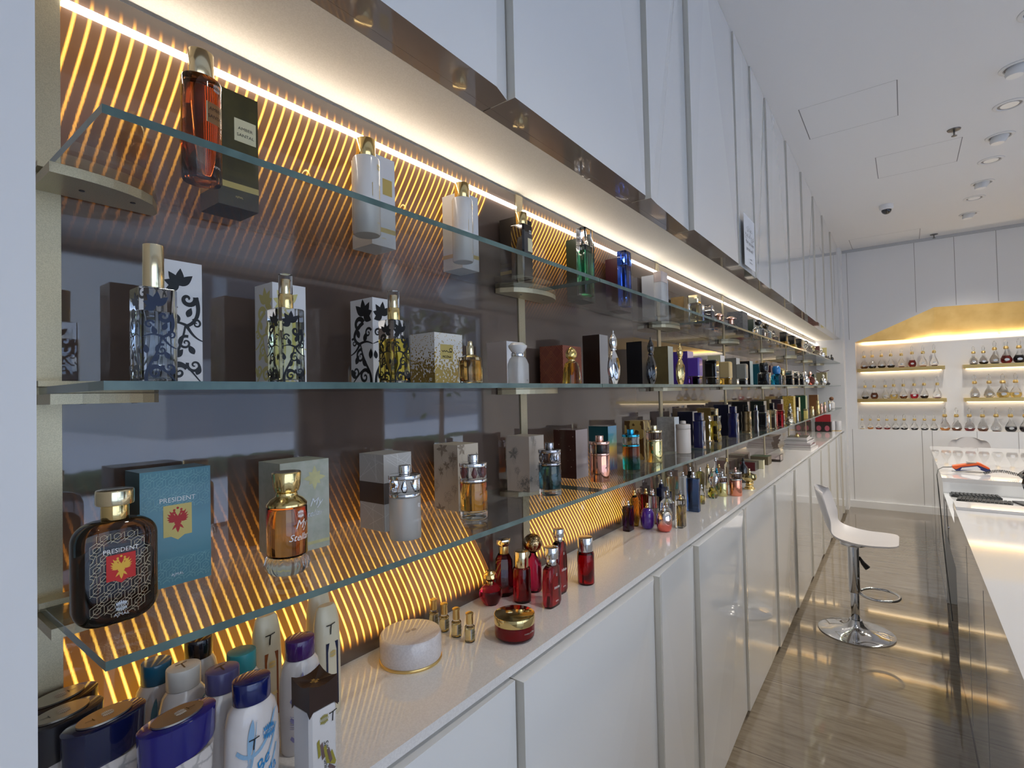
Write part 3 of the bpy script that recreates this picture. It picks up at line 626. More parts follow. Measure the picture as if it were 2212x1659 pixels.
hourglass('glossy black ribbed hourglass-shaped bottle', 1.843, -.205, BLACKG, None, .176, (.09,), 'black perfume box behind the black hourglass bottle', [BLACK, BLACK])
hourglass('gold ribbed hourglass-shaped bottle with a smoky window', 2.155, -.205, GOLD, tint('smoke_glass', (.4, .35, .3)), .174, (.06,), 'brown and cream striped box behind the gold hourglass bottle', [noisemat('olive_brown_card', (.20, .15, .06), (.16, .12, .05), 20, .35), plastic('sage_card', (.45, .48, .42), .35)])
purp = plastic('violet_plastic', (.10, .045, .34), .25, .3)
def capbox(label, x, capm, bodym, bl, blm, bx, bh, mis=(0, 0, 1, 0, 0, 0)):
    t = thing('perfume_bottle', label, 'perfume bottle', (x, -.205, L1), 0, G_MID)
    lo_(cy(.050, 0, .036, .002, .050), bodym, 'bottle_body', t, 10); lo_(cy(.052, .036, .039, .0008, .052), SILVER, 'collar', t, 10)
    lo_([(.027, .027, .039), (.0275, .0275, .042), (.0275, .0275, .112), (.026, .026, .118), (.022, .022, .121)], capm, 'cap', t, 8)
    if bl: pbox(bl, bx, -.125, L1, .085, .07, bh, blm, G_MID, mis=mis)
capbox('square bottle with a tall violet cap, first of the tall square caps', 2.341, purp, tint('dark_violet_glass', (.12, .05, .2)), 'violet perfume box behind the violet capped bottle', [purp, plastic('lilac_card', (.6, .45, .62), .35)], 2.49, .164)
pbox('slim black perfume box between the violet and black capped bottles', 2.66, -.125, L1, .05, .055, .132, [BLACK], G_MID)
capbox('square bottle with a tall glossy black cap', 2.60, BLACKG, tint('black_glass', (.05, .05, .06)), 'pale yellow-cream perfume box behind the black and beige caps', [plastic('straw_card', (.52, .49, .30), .4), plastic('white_card', (0, 0, 0))], 3.047, .170)
capbox('square bottle with a tall beige cap and golden glass', 2.843, plastic('beige_plastic', (.52, .38, .17), .3), tint('honey_glass', (0, 0, 0)), 'tall grey perfume box behind the grey capped bottle', [plastic('warm_grey_card', (.20, .18, .15), .4), plastic('light_grey_card', (.5, .5, .5), .4)], 3.391, .170)
capbox('square bottle with a tall grey cap beside the fourth upright', 3.185, plastic('warm_grey_plastic', (.22, .21, .18), .3), GLASS, 'black and white perfume box left of the teal box', [BLACK, plastic('aqua_white_card', (.45, .58, .60), .4)], 3.738, .164)
pbox('teal perfume box behind the black round-capped bottle', 4.05, -.125, L1, .07, .10, .155, [plastic('teal_card', (.01, .09, .12), .3)], G_MID)
def knob(label, x, w, h, bm, cm, lab=None):
    t = thing('perfume_bottle', label, 'perfume bottle', (x, -.21, L1), 0, G_MID); hb = h*.58
    lo_([(w*.46, w*.4, 0), (w*.5, w*.42, .005), (w*.5, w*.42, hb*.85), (w*.36, w*.32, hb)], bm, 'bottle_body', t, 4); lo_([(w*.26, w*.26, hb), (w*.34, w*.34, hb+h*.08), (w*.36, w*.36, h*.9), (w*.26, w*.26, h)], cm, 'cap', t, N=10)
    if lab: arty(t, (lambda a: (a.rect(0, w*.3, hb*.5, hb*.95), a)[1])(Art()), front(-w*.43), cream, 'label_panel')
knob('black bottle with a faceted black cap and cream tag, right of the teal box', 3.74, .085, .147, BLACKG, BLACKG, 1)
pbox('maroon perfume box behind the bright blue bottle', 4.42, -.125, L1, .07, .07, .155, [plastic('maroon_card', (0, 0, 0))], G_MID)
bb = tint('bright_blue_glass', (.02, .28, .62), .03); knob('bright blue glass bottle with a faceted blue cap', 4.16, .08, .137, bb, plastic('bright_blue_plastic', (.01, .18, .50), .1, 1))
knob('slim gold-capped bottle right of the bright blue one', 4.38, .05, .125, tint('champagne_glass', (0, 0, 0)), GOLD)
pbox('black perfume box behind the silver capped black bottles', 4.98, -.13, L1, .12, .05, .125, [BLACK], G_MID)
for i, x in enumerate((4.67, 4.95, 5.22)): blockbottle('black wavy bottle with a silver cap on the middle shelf, %s of three' % ORD[i], x, -.215, L1, .085-.01*i, .05, .116, BLACKG, None, SILVER, .66, G_MID)
for i, (x, h, c, w_) in enumerate(((5.48, .128, SILVER, .07), (5.8, .135, ROSE, .08), (6.15, .077, SILVER, .06), (6.80, .125, SILVER, .08), (7.2, .055, BLACKG, .06))):
    teardrop(['ornate silver bottle after the three black wavy ones', 'clear bottle with dark red liquid and a rose cap', 'short silver bottle before the dark green box', 'silver bottle in front of the ribboned cream box', 'tiny dark bottle at the far end of the middle shelf'][i], x, -.215, L1, w_, h, tint('ruby_tint', (.6, .15, .12)) if i == 1 else SILVER if i != 4 else BLACKG, c, G_MID)
pbox('dark green perfume box near the far end of the middle shelf', 6.62, -.15, L1, .10, .06, .125, [plastic('dark_green_card', (0, 0, 0))], G_MID)
o = pbox('cream and gold box with a brown ribbon at the middle shelf end', 7.55, -.17, L1, .09, .11, .165, [plastic('khaki_card', (.34, .29, .16), .4), plastic('straw_card', (0, 0, 0))], G_MID, mis=(0, 0, 1, 0, 1, 0))
MB().tube([(-.02, .1, .195), (.02, .06, .168), (.035, .055, .175), (.05, .05, .168), (.09, -.02, .19)], .004).build('ribbon', plastic('brown_ribbon', (.09, .025, .02), .5), o)
# ---- lower shelf -------------------------------------------------
G_LOW = 'perfume products on the lower glass shelf'
# the teal box and dark bottle with the crest
tealm = plastic('teal_foil_card', (.085, .24, .30), .28, .4); tink = plastic('pale_teal_ink', (.22, .42, .46), .3); REDI = plastic('crest_red', (.45, .02, .02), .4); SH = plastic('shield_gold', (.62, .50, .16), .35)
a = hexes(.090, .055, .0088, 0, .112, .0007); b = hexes(.090, .035, .0088, 0, .006, .0007); a.p += b.p; a.box = None
a.rect(-.018, .020, .072, .118, 1); a.poly([(-.008, .072), (.010, .072), (.001, .066)], 1); e = eagle(.001, .094, .034, 2); a.p += e.p
o = pbox('teal foil box lettered PRESIDENT with a gold shield, nearest on the lower shelf', .272, -.082, L0, .094, .058, .170, [tealm, tink, SH, REDI, plastic('dark_teal_card', (.02, .06, .06), .3)], G_LOW, a, None, None, {0: 1, 1: 2, 2: 3})
for f in o.data.polygons[:]:
    if f.index == 0: f.material_index = 4
text(o, 'PRESIDENT', .0098, WINK, front(-.0006, .1225, .048)); text(o, 'AJMAL', .006, SINK, front(-.0006, .014, .047))
t = thing('perfume_bottle', 'large dark bottle lettered PRESIDENT with a red crest and a gold cap', 'perfume bottle', (.222, -.158, L0), 0, G_LOW)
dg = tint('smoke_black_glass', (.24, .22, .22), .01, 1.45)
def rr(w, d, h, r, n=10): return [(w/2-r+r*math.sin(PI/2*i/n), (d/2)*(.55+.45*math.sin(PI/2*i/n)), r-r*math.cos(PI/2*i/n)) for i in range(n+1)]+[(w/2-r+r*math.cos(PI/2*i/n), (d/2)*(.55+.45*math.cos(PI/2*i/n)), h-r+r*math.sin(PI/2*i/n)) for i in range(n+1)]
mb = MB().loft(rr(.088, .040, .126, .024), 3.4, 48)
ins = lambda u, v: abs(u) < .016 and .052 < v < .098
hx = hexes(.062, .100, .0080, 0, .012, .00045, lambda u, v: ins(u, v) or math.hypot(u/.034, (v-.062)/.054) > 1); mb.art(hx, front(-.0201), 1)
mb.build('bottle_body', [dg, noisemat('pale_gold_print', (.55, .45, .28), (.60, .50, .33), 10, .3, metal=.7)], t)
lo_(rr(.074, .026, .094, .018), tint('smoke_amber_liquid', (.28, .17, .10)), 'liquid', t, 3.4, 40)
arty(t, (lambda a: (a.rect(-.015, .015, .055, .086), a.poly([(-.006, .055), (.006, .055), (0, .051)]), a)[2])(Art()), front(-.0205), plastic('bright_red_print', (.55, .015, .01), .4), 'crest_panel')
arty(t, eagle(0, .069, .026), front(-.0209), plastic('crest_gold', (.80, .45, .04), .35), 'printed_crest'); text(t, 'PRESIDENT', .0074, WINK, front(-.0206, .0885)); arty(t, emblem(0, .023, .014), front(-.0206), SINK); text(t, 'AJMAL', .0056, SINK, front(-.0206, .0115))
lo_(cy(.029, .126, .144, .001), GOLD, 'collar', t); lo_(cy(.040, .144, .163, .002), PGOLD, 'cap', t)
# my stellar
sage = noisemat('sage_white_card', (.40, .42, .34), (.46, .47, .40), 60, .4)
a = Art(); 
for i in range(8): an = PI/4*i; a.leaf(.018, .128, .022 if i % 2 == 0 else .016, an, .0045)
a.ring(.018, .128, .010, .0014, n=8); a.rect(-.044, .046, .010, .0155)
o = pbox('pale sage box with an embossed gold star on the lower shelf', .472, -.095, L0, .094, .072, .160, [sage, noisemat('soft_gold_print', (.58, .55, .28), (.50, .47, .25), 50, .35)], G_LOW, a)
text(o, 'My', .020, SINK, front(-.0006, .078, .066), .35); text(o, 'Stellar', .015, SINK, front(-.0006, .060, .060), .35)
t = thing('perfume_bottle', 'amber bottle with a fluted crystal base and a scalloped gold cap', 'perfume bottle', (.444, -.165, L0), 0, G_LOW)
lo_([(.026, .026, 0), (.031, .031, .006), (.033, .033, .014), (.031, .031, .022), (.028, .028, .026)], GLASS, 'base', t, N=96, fl=lambda a, z: 1+.045*abs(math.cos(8*a)))
lo_(cy(.060, .026, .104, .003), GLASS, 'bottle_body', t, N=48); lo_(cy(.056, .029, .101, .003), tint('orange_amber_liquid', (.88, .38, .10), .01, 1.33), 'liquid', t, N=48)
lo_([(.030, .030, .104), (.030, .030, .107), (.024, .024, .114), (.017, .017, .118), (.016, .016, .120), (.016, .016, .123), (.015, .015, .124)], GOLD, 'collar', t, N=48)
lo_([(.015, .015, .124), (.018, .018, .126), (.0205, .0205, .134), (.022, .022, .154), (.021, .021, .156)], GOLD, 'cap', t, N=72, fl=lambda a, z: 1-.09*(1-abs(math.cos(4*a)))*min(1, max(0, (.152-z)/.02)))
text(t, 'My', .019, WINK, bend(.0302, .070, .25), .35); text(t, 'Stellar', .0145, WINK, bend(.0302, .052, .15), .35); arty(t, emblem(.006, .092, .013), bend(.0302), WINK)
# shadow family
def shadow(label, x, y, body, ring, inner, liquid=None, txt=None, bits=None, z=L0, grp=G_LOW, s=1, tm=INK, base=True, cap=True):
    t = thing('perfume_bottle', label, 'perfume bottle', (x, y, z), 0, grp); W = .060*s; h = s
    if base:
        lo_(cy(W, 0, .017*h, .003), GLASS, 'base', t, N=40); z0 = .017*h
    else: z0 = 0
    lo_(cy(W, z0+.0003, .080*h, .0012), body, 'bottle_body', t, N=48)
    if liquid: lo_(cy(W*.9, z0+.002, .078*h, .001), liquid, 'liquid', t, N=40)
    lo_(cy(W*1.01, .0803*h, .086*h, .0006), ring, 'lower_ring', t, N=40); lo_(cy(W*.97, .0863*h, .1127*h, .001), inner, 'clear_collar', t, N=40)
    if bits:
        mb = MB(); rd = random.Random(3)
        for i in range(9): q = rd.random()*6.28; r_ = .017*s; mb.loft([(.002, .002, .089*h), (.0065*s, .004*s, .097*h+rd.random()*.006), (.001, .001, .111*h)], 2, 6, cx=math.cos(q)*r_, cy=math.sin(q)*r_)
        mb.build('decorative_chips', bits, t)
    lo_(cy(W*1.03, .113*h, .121*h, .001), ring, 'upper_ring', t, N=40)
    if cap: lo_(cy(.024*s, .1213*h, .139*h, .0012), ring, 'cap', t, N=32)
    if txt: text(t, txt, .0088*s, tm, bend(W/2+.0004, .034*h, .22)); arty(t, emblem(.008, .064*h, .009), bend(W/2+.0004), tm)
    return t
SMK = tint('smoky_clear', (.85, .85, .86))
shadow('frosted pale bottle with silver rings and clear collar, lower shelf', .678, -.175, FROST, SILVER, SMK, tint('milky_peach_liquid', (.85, .80, .72), .25), 'shadow', SILVER, base=False, tm=WINK)
shadow('amber orange bottle with silver rings and dark red petals in its collar', .872, -.180, GLASS, SILVER, SMK, tint('honey_liquid', (.85, .45, .08), .01, 1.33), 'shadow', plastic('dark_petals', (.28, .06, .05), .3))
shadow('dark blue-green bottle with gunmetal rings beside the second upright', 1.175, -.185, GLASS, metal('gunmetal', (.45, .43, .44), .12), SMK, tint('petrol_liquid', (.06, .20, .26), .01, 1.33), 'shadow', metal('gunmetal', (0, 0, 0)))
shadow('metallic rose copper bottle with a smoky collar, lower shelf', 1.432, -.200, metal('rose_copper', (.88, .42, .30), .1), ROSE, tint('smoke_brown', (.35, .25, .22)), base=False)
t = shadow('bottle with orange top liquid, turquoise base and blue metallic rings', 1.707, -.178, tint('orange_teal_glass', (.75, .25, .05)), metal('blue_metal', (.05, .42, .62), .15), SMK, None, None, plastic('white_pebbles', (.7, .62, .55), .3), base=False)
gt = tint('orange_teal_glass', (.75, .25, .05)); nt = gt.node_tree; x_ = X(nt); sp_ = x_.node('ShaderNodeSeparateXYZ'); nt.links.new(objco(gt), sp_.inputs[0]); colramp(gt, x_.ramp(sp_.outputs['Z'], .022, .055, 0, 1), [(.1, (.02, .50, .55)), (.5, (.15, .35, .20)), (.9, (.80, .25, .04))])
shadow('shiny gold bottle with a smoky collar, lower shelf', 1.925, -.175, metal('yellow_chrome_gold', (.90, .78, .36), .08), PGOLD, tint('smoke_brown', (0, 0, 0)), base=False)
G_SB = 'boxes on the lower glass shelf'
def lines(w, h, gap, seed):
    a = Art((-w/2, w/2, 0, h)); rd = random.Random(seed)
    for i in range(26):
        z = rd.random()*h
        if gap[0] < z < gap[1]: continue
        x_ = (rd.random()-.5)*w; an = rd.choice((.3, .9, 1.6, 2.2, 2.8)); l = .03+rd.random()*.03
        q = [(x_-l*math.cos(an), z-l*math.sin(an)), (x_+l*math.cos(an), z+l*math.sin(an))]
        if (q[0][1] < gap[1] and q[1][1] > gap[0]) or (q[1][1] < gap[1] and q[0][1] > gap[0]):
            lim = gap[1] if z > gap[1] else gap[0]; q = [(p[0], max(p[1], lim) if z > gap[1] else min(p[1], lim)) for p in q]
        a.ribbon(q, .0008)
    return a
def sketch(w, h, seed, k=0):
    a = Art((-w/2, w/2, 0, h)); rd = random.Random(seed)
    for i in range(10):
        x_, z = (rd.random()-.5)*w, rd.random()*h; r_ = .006+rd.random()*.006
        a.ring(x_, z, r_, .0006, k)
        for q in range(5): a.leaf(x_, z, r_*1.7, q*1.26+rd.random(), r_*.32, k) if i % 2 else a.ring(x_+r_*math.cos(q*1.26), z+r_*math.sin(q*1.26), r_*.5, .0006, k, 10)
        a.bez((x_, z), (x_+.01, z-.01), (x_-.01, z-.02), (x_+.004, z-.03), .001, .0004, k)
    return a
gi = plastic('grey_line_ink', (.20, .19, .17), .4)
g1 = lines(.078, .153, (.052, .100), 1); g1.rect(-.039, .039, .055, .097, 1); g2 = lines(.073, .153, (.052, .100), 2); g2.rect(-.0365, -.012, .055, .097, 1)
pbox('white box with silver line pattern and a dark band behind the frosted bottle', .680, -.111, L0, .073, .078, .154, [plastic('pearl_grey_card', (.50, .48, .46), .3), plastic('silver_line', (.78, .77, .75), .25), plastic('dark_band', (.07, .05, .04), .3)], G_SB, g2, None, g1, {0: 1, 1: 2}, {0: 1, 1: 2})
pbox('cream box with fine floral sketches behind the amber orange bottle', .893, -.114, L0, .073, .078, .154, [plastic('cream_card', (.58, .50, .40), .4), plastic('soft_brown_ink', (.30, .24, .18), .4)], G_SB, sketch(.073, .154, 5), None, sketch(.078, .154, 6))
pbox('beige box with grey spice and flower drawings beside the second upright', 1.170, -.122, L0, .073, .078, .153, [plastic('oat_card', (.50, .43, .37), .4), plastic('grey_drawing_ink', (.24, .22, .20), .4)], G_SB, sketch(.073, .153, 8), None, sketch(.078, .153, 9))
star = mat('starry_brown_card', (.06, .02, .015), .15, coat=.6); nt = star.node_tree; x_ = X(nt); vo = x_.node('ShaderNodeTexVoronoi'); vo.inputs['Scale'].default_value = 70; nt.links.new(objco(star), vo.inputs['Vector']); colramp(star, vo.outputs['Distance'], [(.04, (.65, .5, .4)), (.13, (.055, .018, .013))])
pbox('glossy dark brown box with tiny stars behind the rose copper bottle', 1.427, -.120, L0, .076, .082, .153, [star, plastic('silver_brown_foil', (.36, .30, .31), .15, 1)], G_SB, mis=(0, 0, 1, 0, 0, 0))
rb = mat('rainbow_foil_card', (.5, .5, .5), .15, coat=.6); nt = rb.node_tree; x_ = X(nt); sp_ = x_.node('ShaderNodeSeparateXYZ'); nt.links.new(objco(rb), sp_.inputs[0]); colramp(rb, x_.ramp(sp_.outputs['Z'], 0, .152, 0, 1), [(.0, (.06, .05, .12)), (.2, (.45, .22, .12)), (.5, (.65, .48, .10)), (.7, (.16, .38, .28)), (1, (.08, .28, .45))])
pbox('box with a rainbow gradient front behind the turquoise based bottle', 1.634, -.128, L0, .066, .075, .152, [plastic('deep_teal_gloss', (.01, .07, .08), .1, 1), rb], G_SB, mis=(0, 0, 1, 0, 0, 0))
sw = noisemat('swirled_gold_card', (.10, .05, .015), (.42, .30, .10), 14, .3, lo=.47, hi=.53, kind='ShaderNodeTexWave', out='Fac', Distortion=14, Detail=2)
pbox('brown box with gold marbled swirls behind the shiny gold bottle', 1.955, -.120, L0, .076, .080, .153, [sw], G_SB)
pbox('mottled grey box behind the white plastic bottle', 2.285, -.126, L0, .06, .080, .152, [noisemat('mottled_grey_card', (.36, .34, .31), (.46, .44, .41), 60, .4), plastic('ice_white_card', (.60, .64, .68), .3)], G_SB, mis=(0, 0, 1, 0, 0, 0))
t = thing('plastic_bottle', 'white plastic bottle with a stepped shoulder and narrow cap, lower shelf', 'bottle', (2.255, -.175, L0), 0, G_LOW)
lo_(cy(.061, 0, .104, .003), plastic('matte_white_plastic', (.66, .60, .55), .35), 'bottle_body', t); lo_(cy(.0615, .1043, .124, .002), plastic('matte_white_plastic', (0, 0, 0)), 'shoulder', t); lo_(cy(.024, .1243, .139, .003), plastic('matte_white_plastic', (0, 0, 0)), 'cap', t)
def wavy(label, x, y, w, d, h, bm, cm, split=.68, liq=None, emb=None, amp=.05, capw=.62, grp=G_LOW, wn=22):
    t = thing('perfume_bottle', label, 'perfume bottle', (x, y, L0), 0, grp); hb = h*split
    lo_([(w/2*(1+amp*math.sin(i/wn*2*PI*2.2)), d/2*(1+amp*math.sin(i/wn*2*PI*2.2)), hb*i/wn) for i in range(wn+1)], bm, 'bottle_body', t, 10)
    if liq: lo_(cy(w*.75, .008, hb*.8, .001, d*.75), liq, 'liquid', t, 10)
    if emb: arty(t, (lambda a: (a.disc(0, hb*.38, w*.26, hb*.28), a)[1])(Art()), front(-d/2*(1+amp)-.0006), emb, 'oval_badge')
    lo_(cy(w*capw, hb+.0004, h, .0012, d*capw), cm, 'cap', t, 10); return t
nav = plastic('navy_gloss', (.008, .010, .075), .08, 1)
wavy('navy blue square bottle with an oval silver badge, lower shelf', 2.508, -.165, .046, .046, .164, nav, nav, .76, None, SILVER, .03, .8)
wavy('twisted clear bottle with yellow liquid and a gold cap beside the third upright', 2.833, -.145, .055, .05, .172, GLASS, PGOLD, .78, tint('yellow_liquid', (0, 0, 0)), None, .08)
wavy('second navy bottle, wavy sided with an oval badge', 3.123, -.165, .050, .048, .174, nav, nav, .78, None, SILVER, .05, .7)
wavy('wavy gold framed bottle with a black square cap', 3.449, -.160, .052, .048, .174, metal('champagne_gold_frame', (.75, .62, .38), .12), BLACKG, .76, None, tint('smoke_glass', (0, 0, 0)), .05, .6)
wavy('slim wavy silver-grey bottle behind the black one', 3.42, -.222, .024, .024, .172, metal('grey_metal', (.5, .48, .45), .2), SILVER, .8, None, None, .08)
blockbottle('black square bottle with a silver collar and black cap, lower shelf', 3.757, -.190, L0, .062, .055, .162, BLACKG, None, BLACK, .69, G_LOW, band=SILVER, capw=.6)
t = blockbottle('clear bottle in a pale gold frame with a black cap, lower shelf', 3.93, -.215, L0, .064, .045, .172, tint('champagne_glass', (0, 0, 0)), None, BLACKG, .72, G_LOW, band=SILVER, capw=.55)
fr = MB().box(-.034, -.028, -.026, -.0235, 0, .124).box(.028, .034, -.026, -.0235, 0, .124).box(-.034, .034, -.026, -.0235, .118, .124).box(-.034, .034, -.026, -.0235, 0, .006); fr.build('gold_frame', PGOLD, t)
blockbottle('ruby red square bottle with a dark red cap, lower shelf', 4.171, -.225, L0, .055, .05, .158, tint('ruby_glass', (.70, .05, .08)), None, plastic('dark_red_plastic', (.10, .02, .015), .3), .70, G_LOW, band=ROSE, capw=.7)
t = thing('perfume_bottle', 'silver cone bottle of stacked twisted leaves', 'perfume bottle', (4.579, -.222, L0), 0, G_LOW)
lo_([(.032*(1-.75*i/16)*(1+.14*math.sin(i*1.9)), .028*(1-.75*i/16)*(1+.14*math.sin(i*1.9)), .140*i/16) for i in range(17)], noisemat('antique_silver', (.85, .80, .70), (.35, .30, .22), 60, .15, metal=1), 'bottle_body', t, N=40, fl=lambda a, z: 1+.12*math.cos(4*a+z*60)); lo_([(.006, .006, .140), (.007, .007, .146), (.001, .001, .152)], SILVER, 'cap', t, N=16)
roundbottle('thin silver cylinder next to the silver leaf cone bottle', 4.74, -.250, L0, .015, .115, SILVER, None, SILVER, .75, .8, G_LOW)
roundbottle('olive gold slim bottle in front of the yellow textured box', 4.86, -.242, L0, .030, .114, tint('olive_glass', (.6, .55, .2)), None, PGOLD, .7, .7, G_LOW)
blockbottle('small yellow rectangular bottle near the far end of the lower shelf', 5.23, -.243, L0, .038, .03, .084, plastic('lemon_card', (.60, .50, .16), .35), None, PGOLD, .8, G_LOW)
for i, (x, w_, h, m1, m2, lb) in enumerate(((5.667, .03, .094, PGOLD, GOLD, 'small gold bottle with rounded top before the seventh upright'), (6.065, .03, .140, GOLD, GOLD, 'tall slim gold bottle near the seventh upright'), (6.33, .028, .102, ROSE, ROSE, 'copper bottle, left one of the two slim copper ones'), (6.62, .026, .110, ROSE, GOLD, 'copper bottle with a gold cap, right one of the two slim copper ones'), (7.06, .03, .115, SILVER, PGOLD, 'slim silver bottle with a pale gold cap, second from the recess end'))):
    roundbottle(lb, x, -.240, L0, w_, h, m1, None, m2, .72, .75, G_LOW)
balltop('white flask with a brown stopper, last on the lower shelf', 7.70, -.20, L0, .07, .15, plastic('milk_white_glass', (.7, .68, .66), .1, 1), plastic('brown_stopper', (.22, .10, .05), .4), G_LOW)
for lb, x, y, w_, d, h, m1 in (('navy box with a grey front behind the navy square bottle', 2.586, -.110, .075, .075, .165, [plastic('midnight_card', (.008, .010, .03), .3), plastic('stone_grey_card', (.34, .30, .27), .3)]),
    ('ochre brown box behind the twisted yellow bottle', 2.90, -.105, .07, .075, .172, [noisemat('ochre_card', (.22, .14, .04), (.18, .11, .03), 20, .3)]),
    ('dark navy box behind the second navy bottle', 3.196, -.121, .06, .085, .181, [plastic('midnight_card', (0, 0, 0)), plastic('stone_grey_card', (0, 0, 0))]),
    ('tall black box behind the gold framed wavy bottle', 3.64, -.125, .055, .095, .188, [BLACK, plastic('stone_grey_card', (0, 0, 0))]),
    ('black-green box behind the black square bottle', 4.13, -.125, .09, .09, .180, [plastic('black_green_card', (.012, .018, .014), .3), plastic('stone_grey_card', (0, 0, 0))]),
    ('olive box behind the ruby red bottle', 4.40, -.110, .08, .08, .185, [plastic('olive_drab_card', (.14, .10, .04), .35)]),
    ('dark violet-brown box beside the fifth upright', 4.85, -.115, .10, .09, .178, [plastic('aubergine_card', (.045, .03, .04), .3), plastic('stone_grey_card', (0, 0, 0))]),
    ('yellow textured box near the far end of the lower shelf', 5.42, -.120, .11, .09, .195, [noisemat('yellow_textured_card', (.55, .36, .06), (.35, .22, .03), 70, .35), noisemat('light_yellow_textured_card', (.62, .48, .14), (.5, .36, .08), 70, .35)]),
    ('black and cream striped box after the yellow textured one', 5.72, -.120, .09, .06, .180, [BLACK, cream]), ('dark green and mint box before the seventh upright', 6.15, -.120, .12, .09, .190, [plastic('bottle_green_card', (.02, .07, .035), .3), plastic('mint_card', (.38, .42, .25), .35)]),
    ('copper brown box after the seventh upright', 7.08, -.120, .09, .09, .185, [plastic('copper_brown_card', (.20, .08, .03), .3), plastic('gold_stripe_card', (.5, .38, .2), .3)])):
    pbox(lb, x, y, L0, w_, d, h, m1, G_SB, mis=(0, 0, len(m1)-1, 0, 0, 0))
# ---- countertop --------------------------------------------------
G_CT = 'testers standing on the quartz countertop'
t = thing('powder_box', 'round white gift box with a gold rim at its foot on the countertop', 'round box', (.757, -.095, CT), 0)
tex = noisemat('embossed_white_card', (.64, .60, .60), (.58, .54, .54), 260, .22, coat=.5)
lo_([(.0635, .0635, .006), (.0645, .0645, .010), (.0645, .0645, .052), (.062, .062, .056), (.056, .056, .0575)], tex, 'lid', t, N=64); lo_(cy(.131, 0, .0058, .001), DGOLD, 'base_rim', t, N=64)
arty(t, (lambda a: (a.disc(-.006, .002, .007, .004), a.disc(.008, -.001, .006, .005), a)[2])(Art()), top(.0575), plastic('faded_sticker', (.40, .33, .28), .5), 'sticker')
def vial(label, x, y):
    t = thing('oil_vial', label, 'vial', (x, y, CT), 0, 'small gold-capped oil vials')
    lo_([(.0095, .0095, 0), (.0115, .0115, .002), (.0115, .0115, .034), (.008, .008, .038), (.007, .007, .040)], GLASS, 'bottle_body', t, N=24); lo_(cy(.019, .003, .030, .001), tint('straw_liquid', (.85, .75, .4)), 'liquid', t, N=20)
    lo_([(.008, .008, .0402), (.0085, .0085, .043), (.0078, .0078, .058), (.009, .009, .062), (.009, .009, .064), (.006, .006, .066)], DGOLD, 'cap', t, N=24)
    arty(t, (lambda a: (a.rect(-.008, .012, .008, .030), a)[1])(Art()), bend(.0117), plastic('paper_label', (.75, .74, .72), .6), 'paper_label'); text(t, 'NUMBER', .0042, INK, bend(.0121, .022, .2)); text(t, 'OSCAR', .0042, INK, bend(.0121, .015, .2))
vial('small oil vial with a gold cap, rearmost of the four, partly behind the next', .894, -.024); vial('small oil vial with a gold cap, second from the back of the row', .889, -.064)
vial('small oil vial with a gold cap, third from the back of the row', .885, -.107); vial('small oil vial with a gold cap, frontmost of the four', .884, -.149)
t = thing('cream_jar', 'red glass cream jar with a wide polished gold lid', 'jar', (.961, -.218, CT), 0)
lo_([(.038, .038, 0), (.045, .045, .006), (.046, .046, .012), (.046, .046, .034)], tint('ruby_glass', (0, 0, 0)), 'jar_body', t, N=48); lo_(cy(.082, .006, .032, .003), plastic('crimson_cream', (.35, .02, .05), .4), 'cream', t, N=32)
lo_(cy(.094, .0343, .0535, .0015), metal('lid_gold', (.80, .62, .28), .08), 'lid', t, N=64); text(t, 'Amber & Rose', .0055, SINK, bend(.0465, .020, -.1))
ruby = tint('dark_ruby_glass', (.40, .012, .02), .01, 1.45)
t = thing('perfume_bottle', 'low faceted red bottle with a knotted gold cap', 'perfume bottle', (1.077, -.052, CT), 0, G_CT); lo_([(.020, .020, 0), (.034, .030, .022), (.033, .029, .038), (.016, .015, .052)], tint('crimson_glass', (.62, .02, .06)), 'bottle_body', t, N=9); lo_([(.009, .009, .052), (.009, .009, .060), (.018, .018, .068), (.019, .017, .078), (.010, .010, .087)], GOLD, 'cap', t, N=14)
t = thing('perfume_bottle', 'tall dark red bottle with a hexagonal gold cap at the back', 'perfume bottle', (1.149, -.042, CT), 0, G_CT); lo_([(.028, .024, 0), (.029, .025, .004), (.027, .024, .095), (.016, .016, .112)], ruby, 'bottle_body', t, N=8); lo_(cy(.026, .112, .134, .001), DGOLD, 'collar', t, N=24); lo_([(.016, .016, .134), (.022, .020, .142), (.021, .019, .152), (.014, .013, .156)], SILVER, 'cap', t, N=6)
roundbottle('dark red cylinder bottle with a tall gold cap behind the gold-lidded jar', 1.137, -.112, CT, .048, .134, ruby, None, PGOLD, .68, .78, G_CT)
t = balltop('pink-red bottle with a filigree gold ball cap', 1.215, -.095, CT, .048, .160, tint('pink_red_glass', (.75, .03, .12)), noisemat('filigree_gold', (.75, .55, .30), (.25, .15, .06), 260, .2, metal=1), G_CT)
def flatb(label, x, y, w, d, h, gm, cm, split, txt, capw, capd=None, gname=G_CT):
    t = thing('perfume_bottle', label, 'perfume bottle', (x, y, CT), 0, gname); hb = h*split
    lo_([(w*.42, d*.42, 0), (w*.5, d*.5, .010), (w*.52, d*.5, hb*.6), (w*.46, d*.45, hb*.92), (w*.30, d*.3, hb)], gm, 'bottle_body', t, 4); lo_(cy(capw*.72, hb, hb+(h-hb)*.35, .0008), SILVER, 'collar', t, N=24); lo_(cy(capw, hb+(h-hb)*.35+.0003, h, .0015), cm, 'cap', t, N=28)
    if txt: text(t, txt, .011, WINK, front(-d/2-.0006, hb*.45), sx=.8); text(t, 'AJMAL', .005, WINK, front(-d/2-.0006, hb*.14)); arty(t, emblem(.0, hb*.78, .009), front(-d/2-.0006), SINK)
    return t
